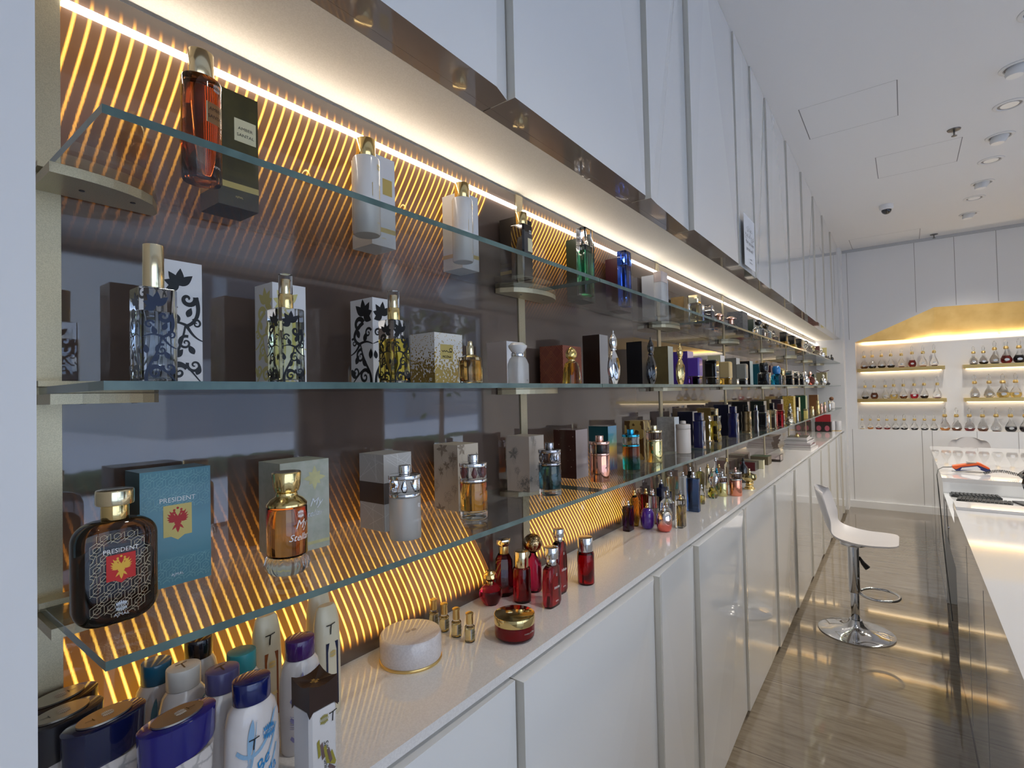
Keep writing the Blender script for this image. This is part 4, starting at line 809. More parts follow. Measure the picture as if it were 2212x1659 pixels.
flatb('dark red flat bottle lettered Intense with a silver cap, in front', 1.156, -.195, .060, .030, .153, ruby, SILVER, .70, 'Intense', .038)
flatb('taller dark red bottle lettered Infinito behind the Intense one', 1.242, -.165, .052, .030, .178, ruby, SILVER, .80, 'Infinito', .030)
roundbottle('red cylinder bottle with a silver cap, rightmost of the red group', 1.347, -.190, CT, .049, .134, tint('clear_red_glass', (.55, .02, .04)), tint('clear_red_glass', (0, 0, 0)), SILVER, .70, .9, G_CT)
G_T2 = 'uncapped testers clustered further along the countertop'
def tester(label, x, y, w, h, gm, liq=None, n=2, d=None, nm=SILVER, shape='block', ns=1.15, fill=.55, bh=None):
    t = thing('perfume_bottle', label, 'perfume bottle', (x, y, CT), 0, G_T2); d = d or w; hb = bh or h-.020*ns
    P = {'block': cy(w, 0, hb, .0025, d), 'sphere': [(max(.30, math.sin(.35+2.45*i/12))*w/2, max(.30, math.sin(.35+2.45*i/12))*d/2, hb*(1-math.cos(PI*i/12))/2) for i in range(13)],
         'pill': [(w/2*q, d/2*q, hb*z_) for q, z_ in ((.55, 0), (.8, .06), (.97, .2), (1, .4), (1, .6), (.95, .78), (.75, .92), (.45, 1))],
         'flare': [(w*.34, d*.34, 0), (w*.30, d*.3, hb*.1), (w*.5, d*.5, hb*.85), (w*.5, d*.5, hb*.95), (w*.3, d*.3, hb)],
         'twist': [(w*.36*(1+.3*math.sin(i*.9)), d*.36*(1+.3*math.sin(i*.9)), hb*i/12) for i in range(13)],
         'shoulder': [(w*.46, d*.46, 0), (w*.5, d*.5, .003), (w*.5, d*.5, hb*.72), (w*.2, d*.2, hb*.88), (w*.2, d*.2, hb)],
         'facet': [(w*.36, d*.36, 0), (w*.5, d*.5, hb*.25), (w*.42, d*.42, hb*.7), (w*.52, d*.52, hb*.85), (w*.2, d*.2, hb)],
         'hammer': [(w*.24, d*.3, 0), (w*.24, d*.3, hb*.55), (w*.5, d*.5, hb*.60), (w*.5, d*.5, hb*.88), (w*.2, d*.3, hb*.89), (w*.2, d*.3, hb)]}[shape]
    lo_(P, gm, 'bottle_body', t, n, 28 if shape != 'facet' else 10, fl=(lambda a, z: 1+.08*math.cos(3*a+z*50)) if shape == 'twist' else None)
    if liq: lo_(cy(w*.74, .007, hb*fill, .001, d*.7), liq, 'liquid', t, n)
    nozzle(t, hb, nm, ns); return t
tester('dark purple-black rectangular tester, leftmost of the cluster', 1.952, -.048, .050, .120, tint('plum_glass', (.09, .02, .08), .03), None, 9, .030, bh=.098)
tester('amber faceted tester behind the dark purple rectangular one', 2.033, -.040, .042, .149, tint('amber_glass', (0, 0, 0)), None, 2, None, GOLD, 'facet')
tester('glossy violet pill-shaped tester with a gold nozzle', 2.020, -.100, .056, .105, plastic('violet_lacquer', (.07, .015, .28), .06, 1), None, 2, None, GOLD, 'pill')
tester('pink chrome egg-shaped tester, frontmost of the cluster', 2.015, -.172, .060, .104, mat('pink_chrome', (.85, .38, .33), .06, 1), None, 2, None, SILVER, 'pill')
nt = mat('pink_chrome').node_tree; x_ = X(nt); sp_ = x_.node('ShaderNodeSeparateXYZ'); nt.links.new(objco(mat('pink_chrome')), sp_.inputs[0]); colramp(mat('pink_chrome'), x_.ramp(sp_.outputs['Z'], .01, .07, 0, 1), [(.2, (.85, .22, .18)), (.6, (.85, .60, .56)), (1, (.9, .86, .84))])
tester('deep red square tester with a gold nozzle at the back', 2.175, -.030, .034, .134, tint('clear_red_glass', (0, 0, 0)), None, 9, None, GOLD, ns=1.4)
tester('small red tester with a silver nozzle at the back', 2.228, -.030, .030, .115, tint('crimson_glass', (0, 0, 0)), None, 2)
tester('slim clear cylinder tester with pale liquid behind the violet one', 2.103, -.090, .036, .141, GLASS, tint('mint_liquid', (.8, .85, .7)), 2)
tester('small clear tester with a copper nozzle at the back', 2.262, -.028, .028, .116, GLASS, None, 2, None, ROSE)
tester('navy hammer-shaped tester towering at the back', 2.331, -.040, .062, .150, plastic('ink_navy', (.008, .012, .05), .3), None, 9, .026, SILVER, 'hammer')
tester('clear round-shouldered tester behind the pink chrome one', 2.201, -.115, .058, .128, GLASS, None, 2, None, SILVER, 'shoulder')
tester('small clear tester with a grey nozzle near the back panel', 2.292, -.085, .028, .128, GLASS, tint('straw_liquid', (0, 0, 0)), 9, None, mat('grey_nozzle', (.25, .25, .25), .3))
tester('clear ball tester between the pink chrome egg and the shouldered one', 2.128, -.140, .046, .093, GLASS, None, 2, None, SILVER, 'sphere')
tester('clear rectangular tester with an amber core and a gold nozzle', 2.111, -.205, .050, .134, GLASS, tint('amber_core', (.75, .5, .12)), 9, .030, GOLD, fill=.8)
tester('grey-capped clear square tester behind the amber core one', 2.251, -.155, .034, .124, GLASS, None, 9, None, mat('grey_nozzle', (0, 0, 0)))
tester('pale gold cup-shaped tester near the back panel', 2.47, -.035, .044, .165, tint('straw_glass', (.92, .82, .55)), tint('straw_liquid', (0, 0, 0)), 2, None, SILVER, 'flare')
tester('frosted white rectangular tester near the third upright', 2.474, -.092, .048, .170, FROST, None, 9, .026)
tester('black stepped tester with a silver nozzle', 2.600, -.085, .036, .177, BLACK, None, 9, .03, SILVER, 'hammer')
tester('tall blue translucent slab tester with a silver cap', 2.418, -.158, .034, .183, tint('denim_glass', (.10, .20, .50), .05), None, 9, .056, SILVER, ns=1.6)
tester('short clear tester with golden liquid right of the blue slab', 2.593, -.140, .030, .097, GLASS, tint('yellow_liquid', (0, 0, 0)), 2, None, SILVER, 'shoulder')
tester('olive yellow goblet-shaped tester behind the twisted clear one', 2.708, -.100, .044, .163, tint('olive_glass', (0, 0, 0)), None, 2, None, SILVER, 'flare')
tester('twisted clear glass tester with yellow liquid', 2.765, -.145, .052, .157, GLASS, tint('yellow_liquid', (0, 0, 0)), 2, None, PGOLD, 'twist', fill=.4)
def ring3(label, x, y, s, m, c, nm): 
    t = shadow(label, x, y, m, SILVER, tint('smoke_brown', (0, 0, 0)), None, None, None, CT, G_T2, s, base=False, cap=False); nozzle(t, .1215*s, nm, 1.3); return t
ring3('yellow gold cylinder tester with a smoky collar', 2.845, -.170, .85, metal('lemon_metal', (.78, .72, .35), .15), None, SILVER)
ring3('orange and teal cylinder tester behind the copper one', 2.925, -.120, .88, gt, None, metal('blue_metal', (0, 0, 0)))
ring3('copper cylinder tester with a smoky collar, front right of the cluster', 2.891, -.225, 1.02, metal('salmon_metal', (.88, .36, .24), .15), None, ROSE)
tester('black rounded bottle standing behind the gold bowl bottle', 3.312, -.165, .044, .150, BLACKG, None, 2, None, BLACK, 'shoulder')
t = thing('perfume_bottle', 'gold bowl-shaped bottle on a ringed gold foot', 'perfume bottle', (3.114, -.242, CT), 0, G_T2)
lo_([(.028, .028, 0), (.028, .028, .006), (.020, .020, .012), (.022, .022, .020), (.018, .018, .025), (.023, .023, .032), (.019, .019, .040)], GOLD, 'base', t, N=36); lo_([(.018, .018, .0403), (.034, .034, .052), (.040, .040, .066), (.036, .036, .080), (.012, .012, .088)], metal('smoky_gold', (.60, .48, .22), .06), 'bottle_body', t, N=40); nozzle(t, .088, PGOLD, 1.4)
for lb, x, y, w_, h, m1, m2, sh in (('small gold tester at the very back, left one', 3.02, -.045, .026, .140, PGOLD, GOLD, 'block'), ('tall thin glass tester with a silver nozzle at the back', 3.118, -.060, .030, .166, GLASS, SILVER, 'shoulder'), ('small dark amber tester with a gold nozzle at the back', 3.06, -.095, .028, .138, brownG, GOLD, 'block'), ('gold ring-necked tester at the back, rightmost', 3.185, -.105, .032, .158, tint('champagne_glass', (0, 0, 0)), GOLD, 'facet')):
    tester(lb, x, y, w_, h, m1, None, 2, None, m2, sh)
# boxes, magazines and cans farther on
def bx(name, label, cat, x0, x1, y0, y1, z0, z1, m, grp=None, mis=None, rot=0):
    cx_, cy_ = (x0+x1)/2, (y0+y1)/2; o = MB().box(x0-cx_, x1-cx_, y0-cy_, y1-cy_, 0, z1-z0, mis=mis).build(name, m, None, (cx_, cy_, z0), rot); return tag(o, label, cat, grp)
bx('gift_box', 'dark wine red box lying on the countertop beside the fourth upright', 'box', 3.80, 3.91, -.125, -.030, CT, CT+.058, [plastic('wine_red_card', (.10, .01, .015), .25), BLACK], None, (0, 0, 1, 0, 0, 1))
bx('gift_box', 'cream edged box lying just behind the wine red one', 'box', 3.93, 3.97, -.150, -.020, CT, CT+.06, [BLACK, cream], None, (1, 0, 1, 0, 0, 0))
bx('case', 'dark green and khaki case lying right of the wine red box', 'case', 4.14, 4.26, -.140, -.020, CT, CT+.060, [plastic('khaki_case', (.14, .11, .06), .4), plastic('bottle_green_card', (0, 0, 0))], None, (0, 0, 0, 0, 0, 1))
t = thing('acrylic_tray', 'clear acrylic tray with low walls on the countertop', 'tray', (4.42, -.12, CT), 0)
mb = MB().box(-.06, .06, -.06, .06, 0, .004).box(-.06, -.056, -.06, .06, .004, .05).box(.056, .06, -.06, .06, .004, .05).box(-.056, .056, -.06, -.056, .004, .05).box(-.056, .056, .056, .06, .004, .05); mb.build('tray_body', tint('pink_clear_acrylic', (.9, .85, .86), .05, 1.1), t)
cols = [((.30, .27, .27), 'grey-white magazine, lowest of the pile'), ((.12, .03, .05), 'dark wine folder, second from the bottom of the pile'), ((.45, .43, .47), 'pale lilac magazine, third from the bottom of the pile'), ((.06, .05, .05), 'dark brochure, fourth from the bottom of the pile'), ((.50, .48, .48), 'white brochure, second from the top of the pile'), ((.10, .09, .08), 'black magazine on top of the pile')]
zz = CT
for i, (c_, lb) in enumerate(cols):
    th_ = .020 if i < 3 else .014; s_ = .11-.005*i
    t_ = bx('magazine', lb, 'magazine', 5.28+.02*i, 5.62+.015*i, -.275+.012*i, -.05, zz, zz+th_-.001, [plastic('cover_%d' % i, c_, .3), plastic('page_edges', (.55, .52, .50), .7)], 'magazines piled on the countertop', (1, 1, 1, 1, 0, 0), .05*(i % 3-1)); zz += th_
t = thing('desk_bell', 'small gold bell standing on the magazine pile', 'bell', (5.50, -.13, zz), 0)
lo_([(.022, .022, 0), (.022, .022, .004), (.018, .018, .006)], GOLD, 'base', t, N=20); lo_([(.017, .017, .0062), (.016, .016, .016), (.008, .008, .024), (.004, .004, .026), (.006, .006, .032), (.001, .001, .036)], GOLD, 'dome', t, N=20)
def printed(label, x0, y0): 
    o = bx('perfume_box', label, 'perfume box', x0, x0+.10, y0, y0+.085, CT, CT+.125, [plastic('black_brown_card', (.03, .02, .018), .3), plastic('rose_print', (.45, .10, .14), .4)], 'dark boxes with rose prints')
    arty(o, (lambda a: (a.disc(0, .045, .026, .034), a)[1])(Art()), lambda u, v: (-.0506, u, v), plastic('rose_print', (0, 0, 0)), 'rose_print')
printed('dark box with a rose print on the countertop, left one of two', 7.55, -.11); printed('dark box with a rose print, right one beside the white canister', 7.55, -.20)
for lb, x, y in (('white canister with a gold foot, left one at the far end of the counter', 7.78, -.19), ('white canister with a gold foot, right one at the far end of the counter', 7.80, -.255)):
    t = thing('canister', lb, 'canister', (x, y, CT), 0, 'white canisters with gold feet'); lo_(cy(.068, .006, .125, .002), plastic('satin_white_can', (.68, .68, .70), .25), 'canister_body', t); lo_(cy(.069, 0, .0058, .001), DGOLD, 'base_rim', t)
bx('gift_box', 'bright red box lying on top of the rose print boxes', 'box', 7.56, 7.64, -.195, -.03, CT+.1253, CT+.215, [plastic('bright_red_card', (.42, .02, .03), .3)])
# ---- bath products in the near left corner -----------------------
G_B = 'body care bottles crowded in the near left corner'
def tmark(parent, fn, s=.016, name='handwritten_mark'):
    a = Art(); a.ribbon([(-.45*s, .42*s), (0, .46*s), (.45*s, .56*s)], .10*s); a.ribbon([(.02*s, .5*s), (-.03*s, 0), (-.06*s, -.45*s)], .11*s); return arty(parent, a, fn, INK, name)
marble = noisemat('crackled_white_print', (.62, .58, .55), (.42, .40, .38), 45, .2, coat=.6, lo=.02, hi=.06, kind='ShaderNodeTexVoronoi', out='Distance', sc=(1, 1, 1)); 
[n for n in marble.node_tree.nodes if n.type == 'TEX_VORONOI'][0].feature = 'DISTANCE_TO_EDGE'
[n for n in marble.node_tree.nodes if n.type == 'VALTORGB'][0].color_ramp.elements[0].color = (.40, .38, .37, 1); [n for n in marble.node_tree.nodes if n.type == 'VALTORGB'][0].color_ramp.elements[1].color = (.62, .58, .56, 1)
def ovalcap(label, x, y, cm, rot=.0, h=.170, flip=0):
    t = thing('lotion_bottle', label, 'bottle', (x, y, CT), rot, G_B); hb = h-.050
    mb = MB(); N = 48; prof = [(.034, .019, 0), (.036, .021, .004), (.038, .0225, hb*.5), (.041, .0235, hb)]; mb.loft(prof, 2, N); mb.build('bottle_body', marble, t)
    # leaning cap, cut so that it is taller on the right
    vs = []; P = [(.0415, .024, 0), (.0425, .0245, .004), (.0435, .0260, 1), (.041, .0240, 1.04)]
    m2 = MB(); ring = []
    for j, (hx, hy, z_) in enumerate(P):
        for i in range(N):
            q = 2*PI*(i+.5)/N; c_, s_ = math.cos(q), math.sin(q); X_, Y_ = hx*math.copysign(abs(c_)**.9, c_), hy*math.copysign(abs(s_)**.9, s_)
            zlow = hb+.0004+.012*abs(X_/.042)**1.5*(1 if X_ > 0 else -.9); ztop = h-.005+.0025*(X_/.042)
            vs.append((X_, Y_, zlow if z_ == 0 else zlow+.003 if z_ == .004 else ztop+(z_-1)*.03))
    fs = []
    for j in range(3):
        for i in range(N): a_ = j*N+i; b_ = j*N+(i+1) % N; fs.append([a_, b_, b_+N, a_+N])
    fs.append([3*N+i for i in range(N)]); fs.append(list(range(N-1, -1, -1))); m2.add(vs, fs, 0, True); c = m2.build('cap', cm, t)
    zt = h-.0030; pl_ = MB().loft([(.029, .0185, 0), (.029, .0185, .0022)], 2, 40); sv = [(a_, b_, z_+zt+a_*.06) for a_, b_, z_ in pl_.v]; pl_.v = sv; p_ = pl_.build('silver_plate', metal('satin_steel', (.42, .39, .35), .35), t)
    f = lambda u, v: (u, v, zt+.0026+u*.06); arty(p_, emblem(.003, 0, .014), f, plastic('pale_print', (.62, .60, .56), .4)); tmark(p_, (lambda u, v: f(-.016+v*.8, -.001-u*.7)) if not flip else (lambda u, v: f(.016-v*.8, .001+u*.7)), .011)
    arty(t, emblem(.010, hb-.030, .024), bend(.0405, ry=.0237), plastic('navy_print', (.01, .02, .12), .4)); return t
ovalcap('body lotion with a glossy dark brown slanted cap, rearmost in the left corner', .192, -.032, plastic('dark_maroon_plastic', (.028, .010, .008), .18, .5), 0, .166, 1)
ovalcap('body lotion with a dark charcoal slanted cap, half hidden by the white wall', .185, -.082, plastic('charcoal_plastic', (.020, .020, .028), .25, .3), 0, .166)
ovalcap('body lotion with a midnight blue slanted cap and oval steel plate', .216, -.136, plastic('midnight_plastic', (.004, .007, .045), .12, .8), 0, .166)
ovalcap('body lotion with a royal blue slanted cap and oval steel plate, frontmost', .270, -.212, plastic('royal_blue_plastic', (.012, .010, .16), .12, .8), 0, .166, 1)
def softb(label, x, y, cm, w=.070, d=.048, h=.168, ink=None, word=None, tm='cap', wave=None):
    t = thing('lotion_bottle', label, 'bottle', (x, y, CT), 0, G_B); hb = h-.030
    pw = plastic('pearl_white_bottle', (.66, .62, .61), .2, .6)
    mb = MB().loft([(w*.44, d*.42, 0), (w*.47, d*.47, .005), (w*.5, d*.5, hb*.45), (w*.48, d*.48, hb*.82), (w*.42, d*.44, hb*.94), (w*.33, d*.38, hb)], 2, 48)
    mats = [pw]
    if wave:
        a = Art((-w*.46, w*.46, 0, hb*.9)); wl = plastic('wave_'+wave[0], wave[1], .25, .5)
        for q in range(3): a.bez((-w*.45, hb*(.62-.2*q)), (-w*.1, hb*(.45-.2*q)), (w*.12, hb*(.60-.18*q)), (w*.34, hb*(.95-.2*q)), .006, .003)
        for q in range(7): a.bez((-w*.46, hb*(.45-.022*q)), (-w*.25, hb*(.40-.022*q)), (-w*.12, hb*(.5-.02*q)), (-w*.08, hb*.86), .0007, .0005)
        a.leaf(-w*.14, hb*.90, hb*.42, -PI/2-.12, .004)
        mb.art(a, bend(w/2+.0002, ry=d/2+.0002), 1); mats.append(wl)
    mb.build('bottle_body', mats, t); c = lo_(cy(w*.68, hb+.0003, h, .0018, d*.84), cm, 'cap', t, 2, 48)
    if ink:
        arty(t, emblem(w*.16, hb*.72, .022), bend(w/2+.0008, ry=d/2+.0008), ink)
        if word:
            for i, wd in enumerate(word): text(t, wd, .021-.003*i, ink, (lambda i: lambda u, v: bend(w/2+.0008, ry=d/2+.0008)(u*.8-.4*v+.004+.006*i, v*.9+u*.75+hb*.40-.020*i))(i), .3)
        tmark(t, bend(w/2+.0012, hb*.66, -.25, ry=d/2+.0012), .015)
    if tm == 'cap': tmark(c, top(h), .018)
    return t
softb('pearl white bottle with a petrol blue cap at the back left', .304, -.042, plastic('petrol_blue_plastic', (.012, .10, .19), .2, .4), .058, wave=('petrol', (.06, .20, .30)), tm=0)
softb('pearl white bottle with a black cap at the back', .366, -.034, plastic('black_cap_plastic', (.008, .008, .015), .15, .5), .058, h=.178, tm=0, wave=('grey', (.3, .3, .36)))
softb('pearl white bottle with a white cap marked with a T', .322, -.092, plastic('white_cap_plastic', (.60, .58, .55), .25), .066, wave=('aqua', (.15, .32, .38)))
softb('pearl white bottle with a greyish purple cap marked with a T', .352, -.148, plastic('mauve_plastic', (.085, .080, .20), .25), .066)
softb('white bottle with blue waves and script under a navy cap', .362, -.212, plastic('navy_cap_plastic', (.006, .012, .10), .12, .7), .074, .050, .170, BINK, ('Be', 'Bella', 'Be'), 0, ('blue', (.25, .42, .60)))
softb('pearl white bottle with a turquoise cap', .402, -.100, plastic('turquoise_plastic', (.035, .27, .30), .3), .062, h=.160, tm=0, wave=('mint', (.30, .46, .44)))
softb('white bottle with violet waves and script under a purple cap', .466, -.160, plastic('purple_cap_plastic', (.050, .012, .11), .15, .5), .068, .048, .172, PINK_, ('Sa', 'Fa', 'Ze'), 0, ('violet', (.26, .24, .45)))
def tube(label, x, y, h, pc, w=.050):
    t = thing('shower_gel_bottle', label, 'bottle', (x, y, CT), 0, G_B); cr_ = plastic('translucent_cream_plastic', (.60, .54, .40), .3, .3)
    a = Art(); a.rect(-.012, .012, .02, h*.68); mb = MB().loft([(w*.46, .016, 0), (w*.5, .018, .004), (w*.5, .018, h*.6), (w*.46, .016, h*.85), (w*.38, .011, h*.97), (w*.30, .008, h)], 2, 40); mb.build('bottle_body', cr_, t)
    arty(t, a, bend(w/2+.0006, ry=.0186), pc, 'label_panel'); arty(t, emblem(0, h*.58, .013), bend(w/2+.0012, ry=.0192), GINK); tmark(t, bend(w*.46+.001, h*.80, -.1, ry=.0180), .018); text(t, 'AMIR', .008, GINK, bend(w/2+.0012, h*.3, 0, .0192)); return t
tube('cream bottle marked T with an amber brown label stripe', .462, -.062, .186, plastic('amber_brown_print', (.22, .055, .01), .3))
tube('cream bottle marked T with a dark navy label stripe', .540, -.120, .190, plastic('navy_print_panel', (.01, .015, .05), .3)); tube('cream bottle marked T half hidden behind the navy striped one', .565, -.058, .192, cream)
t = thing('shampoo_bottle', 'white square bottle with a dark brown cap, at the counter edge', 'bottle', (.430, -.258, CT), 0, G_B); bm = plastic('white_square_plastic', (.64, .62, .62), .25, .4)
lo_(cy(.044, 0, .118, .003, .044), bm, 'bottle_body', t, 12)
m2 = MB(); N = 24; vs = []
for j in range(4):
    for i in range(N):
        s_ = i//6; f_ = (i % 6)/6; cs = [(-1, -1), (1, -1), (1, 1), (-1, 1)]; p_, q_ = cs[s_], cs[(s_+1) % 4]; X_ = (p_[0]+(q_[0]-p_[0])*f_)*.0226; Y_ = (p_[1]+(q_[1]-p_[1])*f_)*.0226; cn = (abs(X_)*abs(Y_))/.0226**2; cn = max(abs(f_-.5)*2, 0)**2
        vs.append((X_*(1 if j < 3 else .0), Y_*(1 if j < 3 else .0), [.128-.016*cn, .130-.014*cn, .150+.007*cn, .148][j]))
fs = []
for j in range(3):
    for i in range(N): a_ = j*N+i; b_ = j*N+(i+1) % N; fs.append([a_, b_, b_+N, a_+N])
m2.add(vs, fs, 0); c = m2.build('cap', plastic('matte_brown_plastic', (.035, .016, .010), .45), t)
lo_([(.0215, .0215, .1185), (.0215, .0215, .147)], plastic('matte_brown_plastic', (0, 0, 0)), 'cap_core', t, 12)
f = front(-.0225); a = Art(); 
for i in range(5): a.poly([(-.012+.005*i, .075-.006*i), (-.008+.005*i, .078-.006*i), (-.006+.006*i, .055-.005*i), (-.010+.006*i, .052-.005*i)], i % 2)
for i in range(4): a.poly([(.004+.003*i, .045-.008*i), (.018-.001*i, .035-.008*i), (.016-.001*i, .031-.008*i), (.002+.003*i, .040-.008*i)], i % 2)
MB().art(a, f, 0, {0: 0, 1: 1}).build('printed_pattern', [plastic('olive_print', (.30, .26, .04), .4), plastic('plum_print', (.14, .09, .09), .4)], t)
text(t, 'Silk & Shine', .010, INK, lambda u, v: f(v-.001, -u+.048), .2); arty(t, emblem(.0, .102, .015), f, plastic('olive_print', (0, 0, 0))); tmark(t, front(-.0228, .100, .014), .014); arty(c, emblem(0, 0, .014), top(.1485, .3), GINK)
# ---------------------------------------------------------------- far wall: gold shelves and decanters
NX = XF+.06
strip = mat('niche_led', (1, .85, .62), .4, emit=4.5, ecol=(1, .80, .52))
for lb, y0, y1, z in (('upper left', -.445, -1.35, 1.80), ('lower left', -.435, -1.355, 1.397), ('upper right', -1.52, -3.1, 1.80), ('lower right', -1.52, -3.1, 1.397)):
    t = thing('gold_shelf', 'brushed gold display shelf in the far wall niche, %s one' % lb, 'display shelf', (NX, y0, z), 0, 'gold shelves in the far wall niche')
    MB().box(-.04, .09, y1-y0, 0, 0, .045).build('board', DGOLD, t); MB().box(.055, .075, y1-y0+.03, -.03, -.008, -.0005).build('glow_strip', strip, t)
lamp('canopy_light', 'AREA', (XF+.10, -1.8, 2.17), 4.5, (1, .80, .52), (PI, .35, 0), shape='RECTANGLE', size=.03, size_y=2.6)
LQ = [('brown', (.20, .06, .02)), ('black', (.02, .015, .02)), ('amber', (.75, .30, .06)), ('red', (.60, .03, .06)), ('dark red', (.28, .03, .03)), ('golden', (.85, .62, .20)), ('clear', (.9, .88, .8))]
LM = [tint('decanter_%s_liquid' % n.replace(' ', '_'), c) for n, c in LQ]
fg = tint('decanter_glass', (.97, .97, .96), .01, 1.3)
def decanter(label, y, z, w, h, q, fill, grp):
    t = thing('perfume_decanter', label, 'decanter', (NX, y, z), 0, grp); r = w/2; hb = h*.62
    pr = [(.60, 0), (.82, .05), (1, .18), (.98, .30), (.72, .48), (.40, .66), (.26, .82), (.24, 1)]
    lo_([(r*a, r*a, hb*b) for a, b in pr], fg, 'bottle_body', t, N=20)
    fl_ = [(a, b) for a, b in pr if b <= fill]; lo_([(r*a*.9, r*a*.9, hb*b+.003) for a, b in fl_], LM[q], 'liquid', t, N=20)
    lo_([(r*.36, r*.36, hb-h*.03), (r*.48, r*.48, hb+h*.02), (r*.36, r*.36, hb+h*.10)], DGOLD, 'collar', t, N=16)
    lo_([(r*.18, r*.18, hb+h*.1005), (r*.30, r*.30, hb+h*.17), (r*.36, r*.36, hb+h*.27), (r*.22, r*.22, h*.97), (r*.05, r*.05, h)], fg, 'stopper', t, N=8)
    arty(t, (lambda a: (a.disc(0, hb*.24, r*.42, r*.28), a)[1])(Art()), lambda u, v: (-math.sqrt(max(r*r*1.02-u*u, 0))-.0006, -u, v), SINK, 'oval_label')
rows = [(1.8455, 'upper left gold shelf', [(-.52, .09, .24, 0, .2), (-.61, .09, .245, 1, .2), (-.71, .09, .245, 1, .2), (-.81, .085, .25, 1, .2), (-.92, .085, .25, 4, .1), (-1.03, .085, .27, 4, .5), (-1.14, .085, .27, 2, .1), (-1.25, .085, .275, 0, .05)]),
    (1.8455, 'upper right gold shelf', [(-1.62, .09, .22, 1, .15), (-1.71, .09, .22, 1, .2), (-1.81, .10, .27, 1, .1), (-1.91, .108, .28, 4, .5), (-2.02, .108, .28, 1, .5)]),
    (1.4425, 'lower left gold shelf', [(-.52, .082, .25, 1, .2), (-.62, .085, .25, 0, .5), (-.74, .085, .25, 6, .2), (-.83, .085, .26, 5, .3), (-.93, .085, .26, 0, .2), (-1.04, .085, .265, 3, .3), (-1.14, .085, .27, 1, .2), (-1.27, .085, .27, 4, .1)]),
    (1.4425, 'lower right gold shelf', [(-1.62, .104, .28, 5, .15), (-1.75, .104, .28, 6, .2), (-1.87, .12, .28, 5, .3), (-1.98, .106, .285, 5, .3)]),
    (1.0405, 'niche ledge', [(-.475, .07, .19, 5, .1), (-.565, .07, .19, 2, .2), (-.655, .075, .19, 4, .2), (-.745, .075, .19, 4, .2), (-.835, .08, .195, 1, .2), (-.925, .08, .2, 1, .2), (-1.03, .08, .2, 1, .2), (-1.13, .08, .2, 1, .2), (-1.225, .08, .2, 1, .2), (-1.33, .104, .28, 2, .2), (-1.44, .104, .28, 0, .2), (-1.56, .104, .28, 4, .2), (-1.68, .104, .28, 0, .2), (-1.80, .106, .285, 0, .15), (-1.925, .106, .285, 1, .35), (-2.05, .108, .285, 1, .3), (-2.18, .108, .285, 4, .2)])]
ORD2 = ORD+['thirteenth', 'fourteenth', 'fifteenth', 'sixteenth', 'seventeenth']
for z, lb, L in rows:
    for i, (y, w_, h, q, f_) in enumerate(L): decanter('%sdecanter with %s liquid, %s from the left on the %s' % ('small ' if h < .21 else 'glass ', LQ[q][0], ORD2[i], lb), y, z, w_, h, q, f_, 'decanters on the '+lb)
# ---------------------------------------------------------------- island counters
G_I = 'glossy white island counters'
IT = mat('island_top_quartz', (.62, .61, .61), .06, coat=.5)
t = thing('island_counter', 'long glossy white island counter in the right foreground with a raised back rim', 'counter', (2.4, -1.15, 0), 0, G_I)
MB().box(-1.5, 1.49, -.95, 0, .0, .90).build('body', LACQ, t); MB().box(-1.5, 1.49, -.95, .004, .9003, .93).build('counter_top', IT, t); MB().box(1.30, 1.488, -.95, .002, .9303, .946).build('rim', IT, t)
for x_ in (-.85, .1, .75): MB().box(x_-.0015, x_+.0015, .0001, .0008, .06, .87).build('door_joint', mat('joint_shadow_gap', (0, 0, 0)), t)
t = thing('desk_section', 'lower white desk between the two island counters, holding the keyboards', 'desk', (4.45, -1.15, 0), 0, G_I)
MB().box(-.555, .545, -.95, -.002, .785, .81).build('desk_top', LACQ, t); MB().box(-.555, .545, -.60, -.004, .54, .7847).build('drawer', LACQ, t)
MB().box(-.555, .545, -.95, -.52, 0, .54).build('back_board', mat('grey_laminate', (.26, .27, .28), .35), t)
k_ = MB(); k_.loft([(.008, .008, 0), (.008, .008, .004)], 2, 16); k_.v = [(a, c, b) for a, b, c in k_.v]; k_.v = [(a+.12, b-.004, c+.645) for a, b, c in k_.v]; k_.build('lock', CHROME, t)
t = thing('island_counter', 'farther glossy white island counter holding the card terminal', 'counter', (6.25, -1.15, 0), 0, G_I)
MB().box(-1.25, 1.28, -.95, 0, .0, .89).build('body', LACQ, t); MB().box(-1.25, 1.28, -.95, .004, .8903, .92).build('counter_top', IT, t)
for x_ in (-.4, .45): MB().box(x_-.0015, x_+.0015, .0001, .0008, .06, .87).build('door_joint', mat('joint_shadow_gap', (0, 0, 0)), t)
# card terminal, facing the room, profile in (y, z)
t = thing('card_terminal', 'orange and navy card payment terminal lying on the farther island counter', 'card terminal', (5.42, -1.23, .92), 0)
def prof(pts, x0, x1, m, name, par, rz=0):
    mb = MB(); n = len(pts); vs = [(x0, -y, z) for y, z in pts]+[(x1, -y, z) for y, z in pts]
    mb.add(vs, [list(range(n-1, -1, -1)), list(range(n, 2*n))]+[[i, (i+1) % n, (i+1) % n+n, i+n] for i in range(n)]); return mb.build(name, m, par)
orange = plastic('orange_plastic', (.62, .10, .02), .3); navp = plastic('navy_terminal_plastic', (.02, .03, .12), .3)
prof([(.0, .020), (.005, .030), (.15, .052), (.165, .050), (.215, .028), (.222, .012), (.20, .006), (.16, .018), (.04, .006), (.02, .006)], -.04, .04, navp, 'base', t)
prof([(-.003, .021), (.0, .0305), (.15, .0535), (.168, .050), (.218, .0275), (.21, .022), (.15, .042), (.05, .028), (.02, .014)], -.042, .042, orange, 'shell', t)
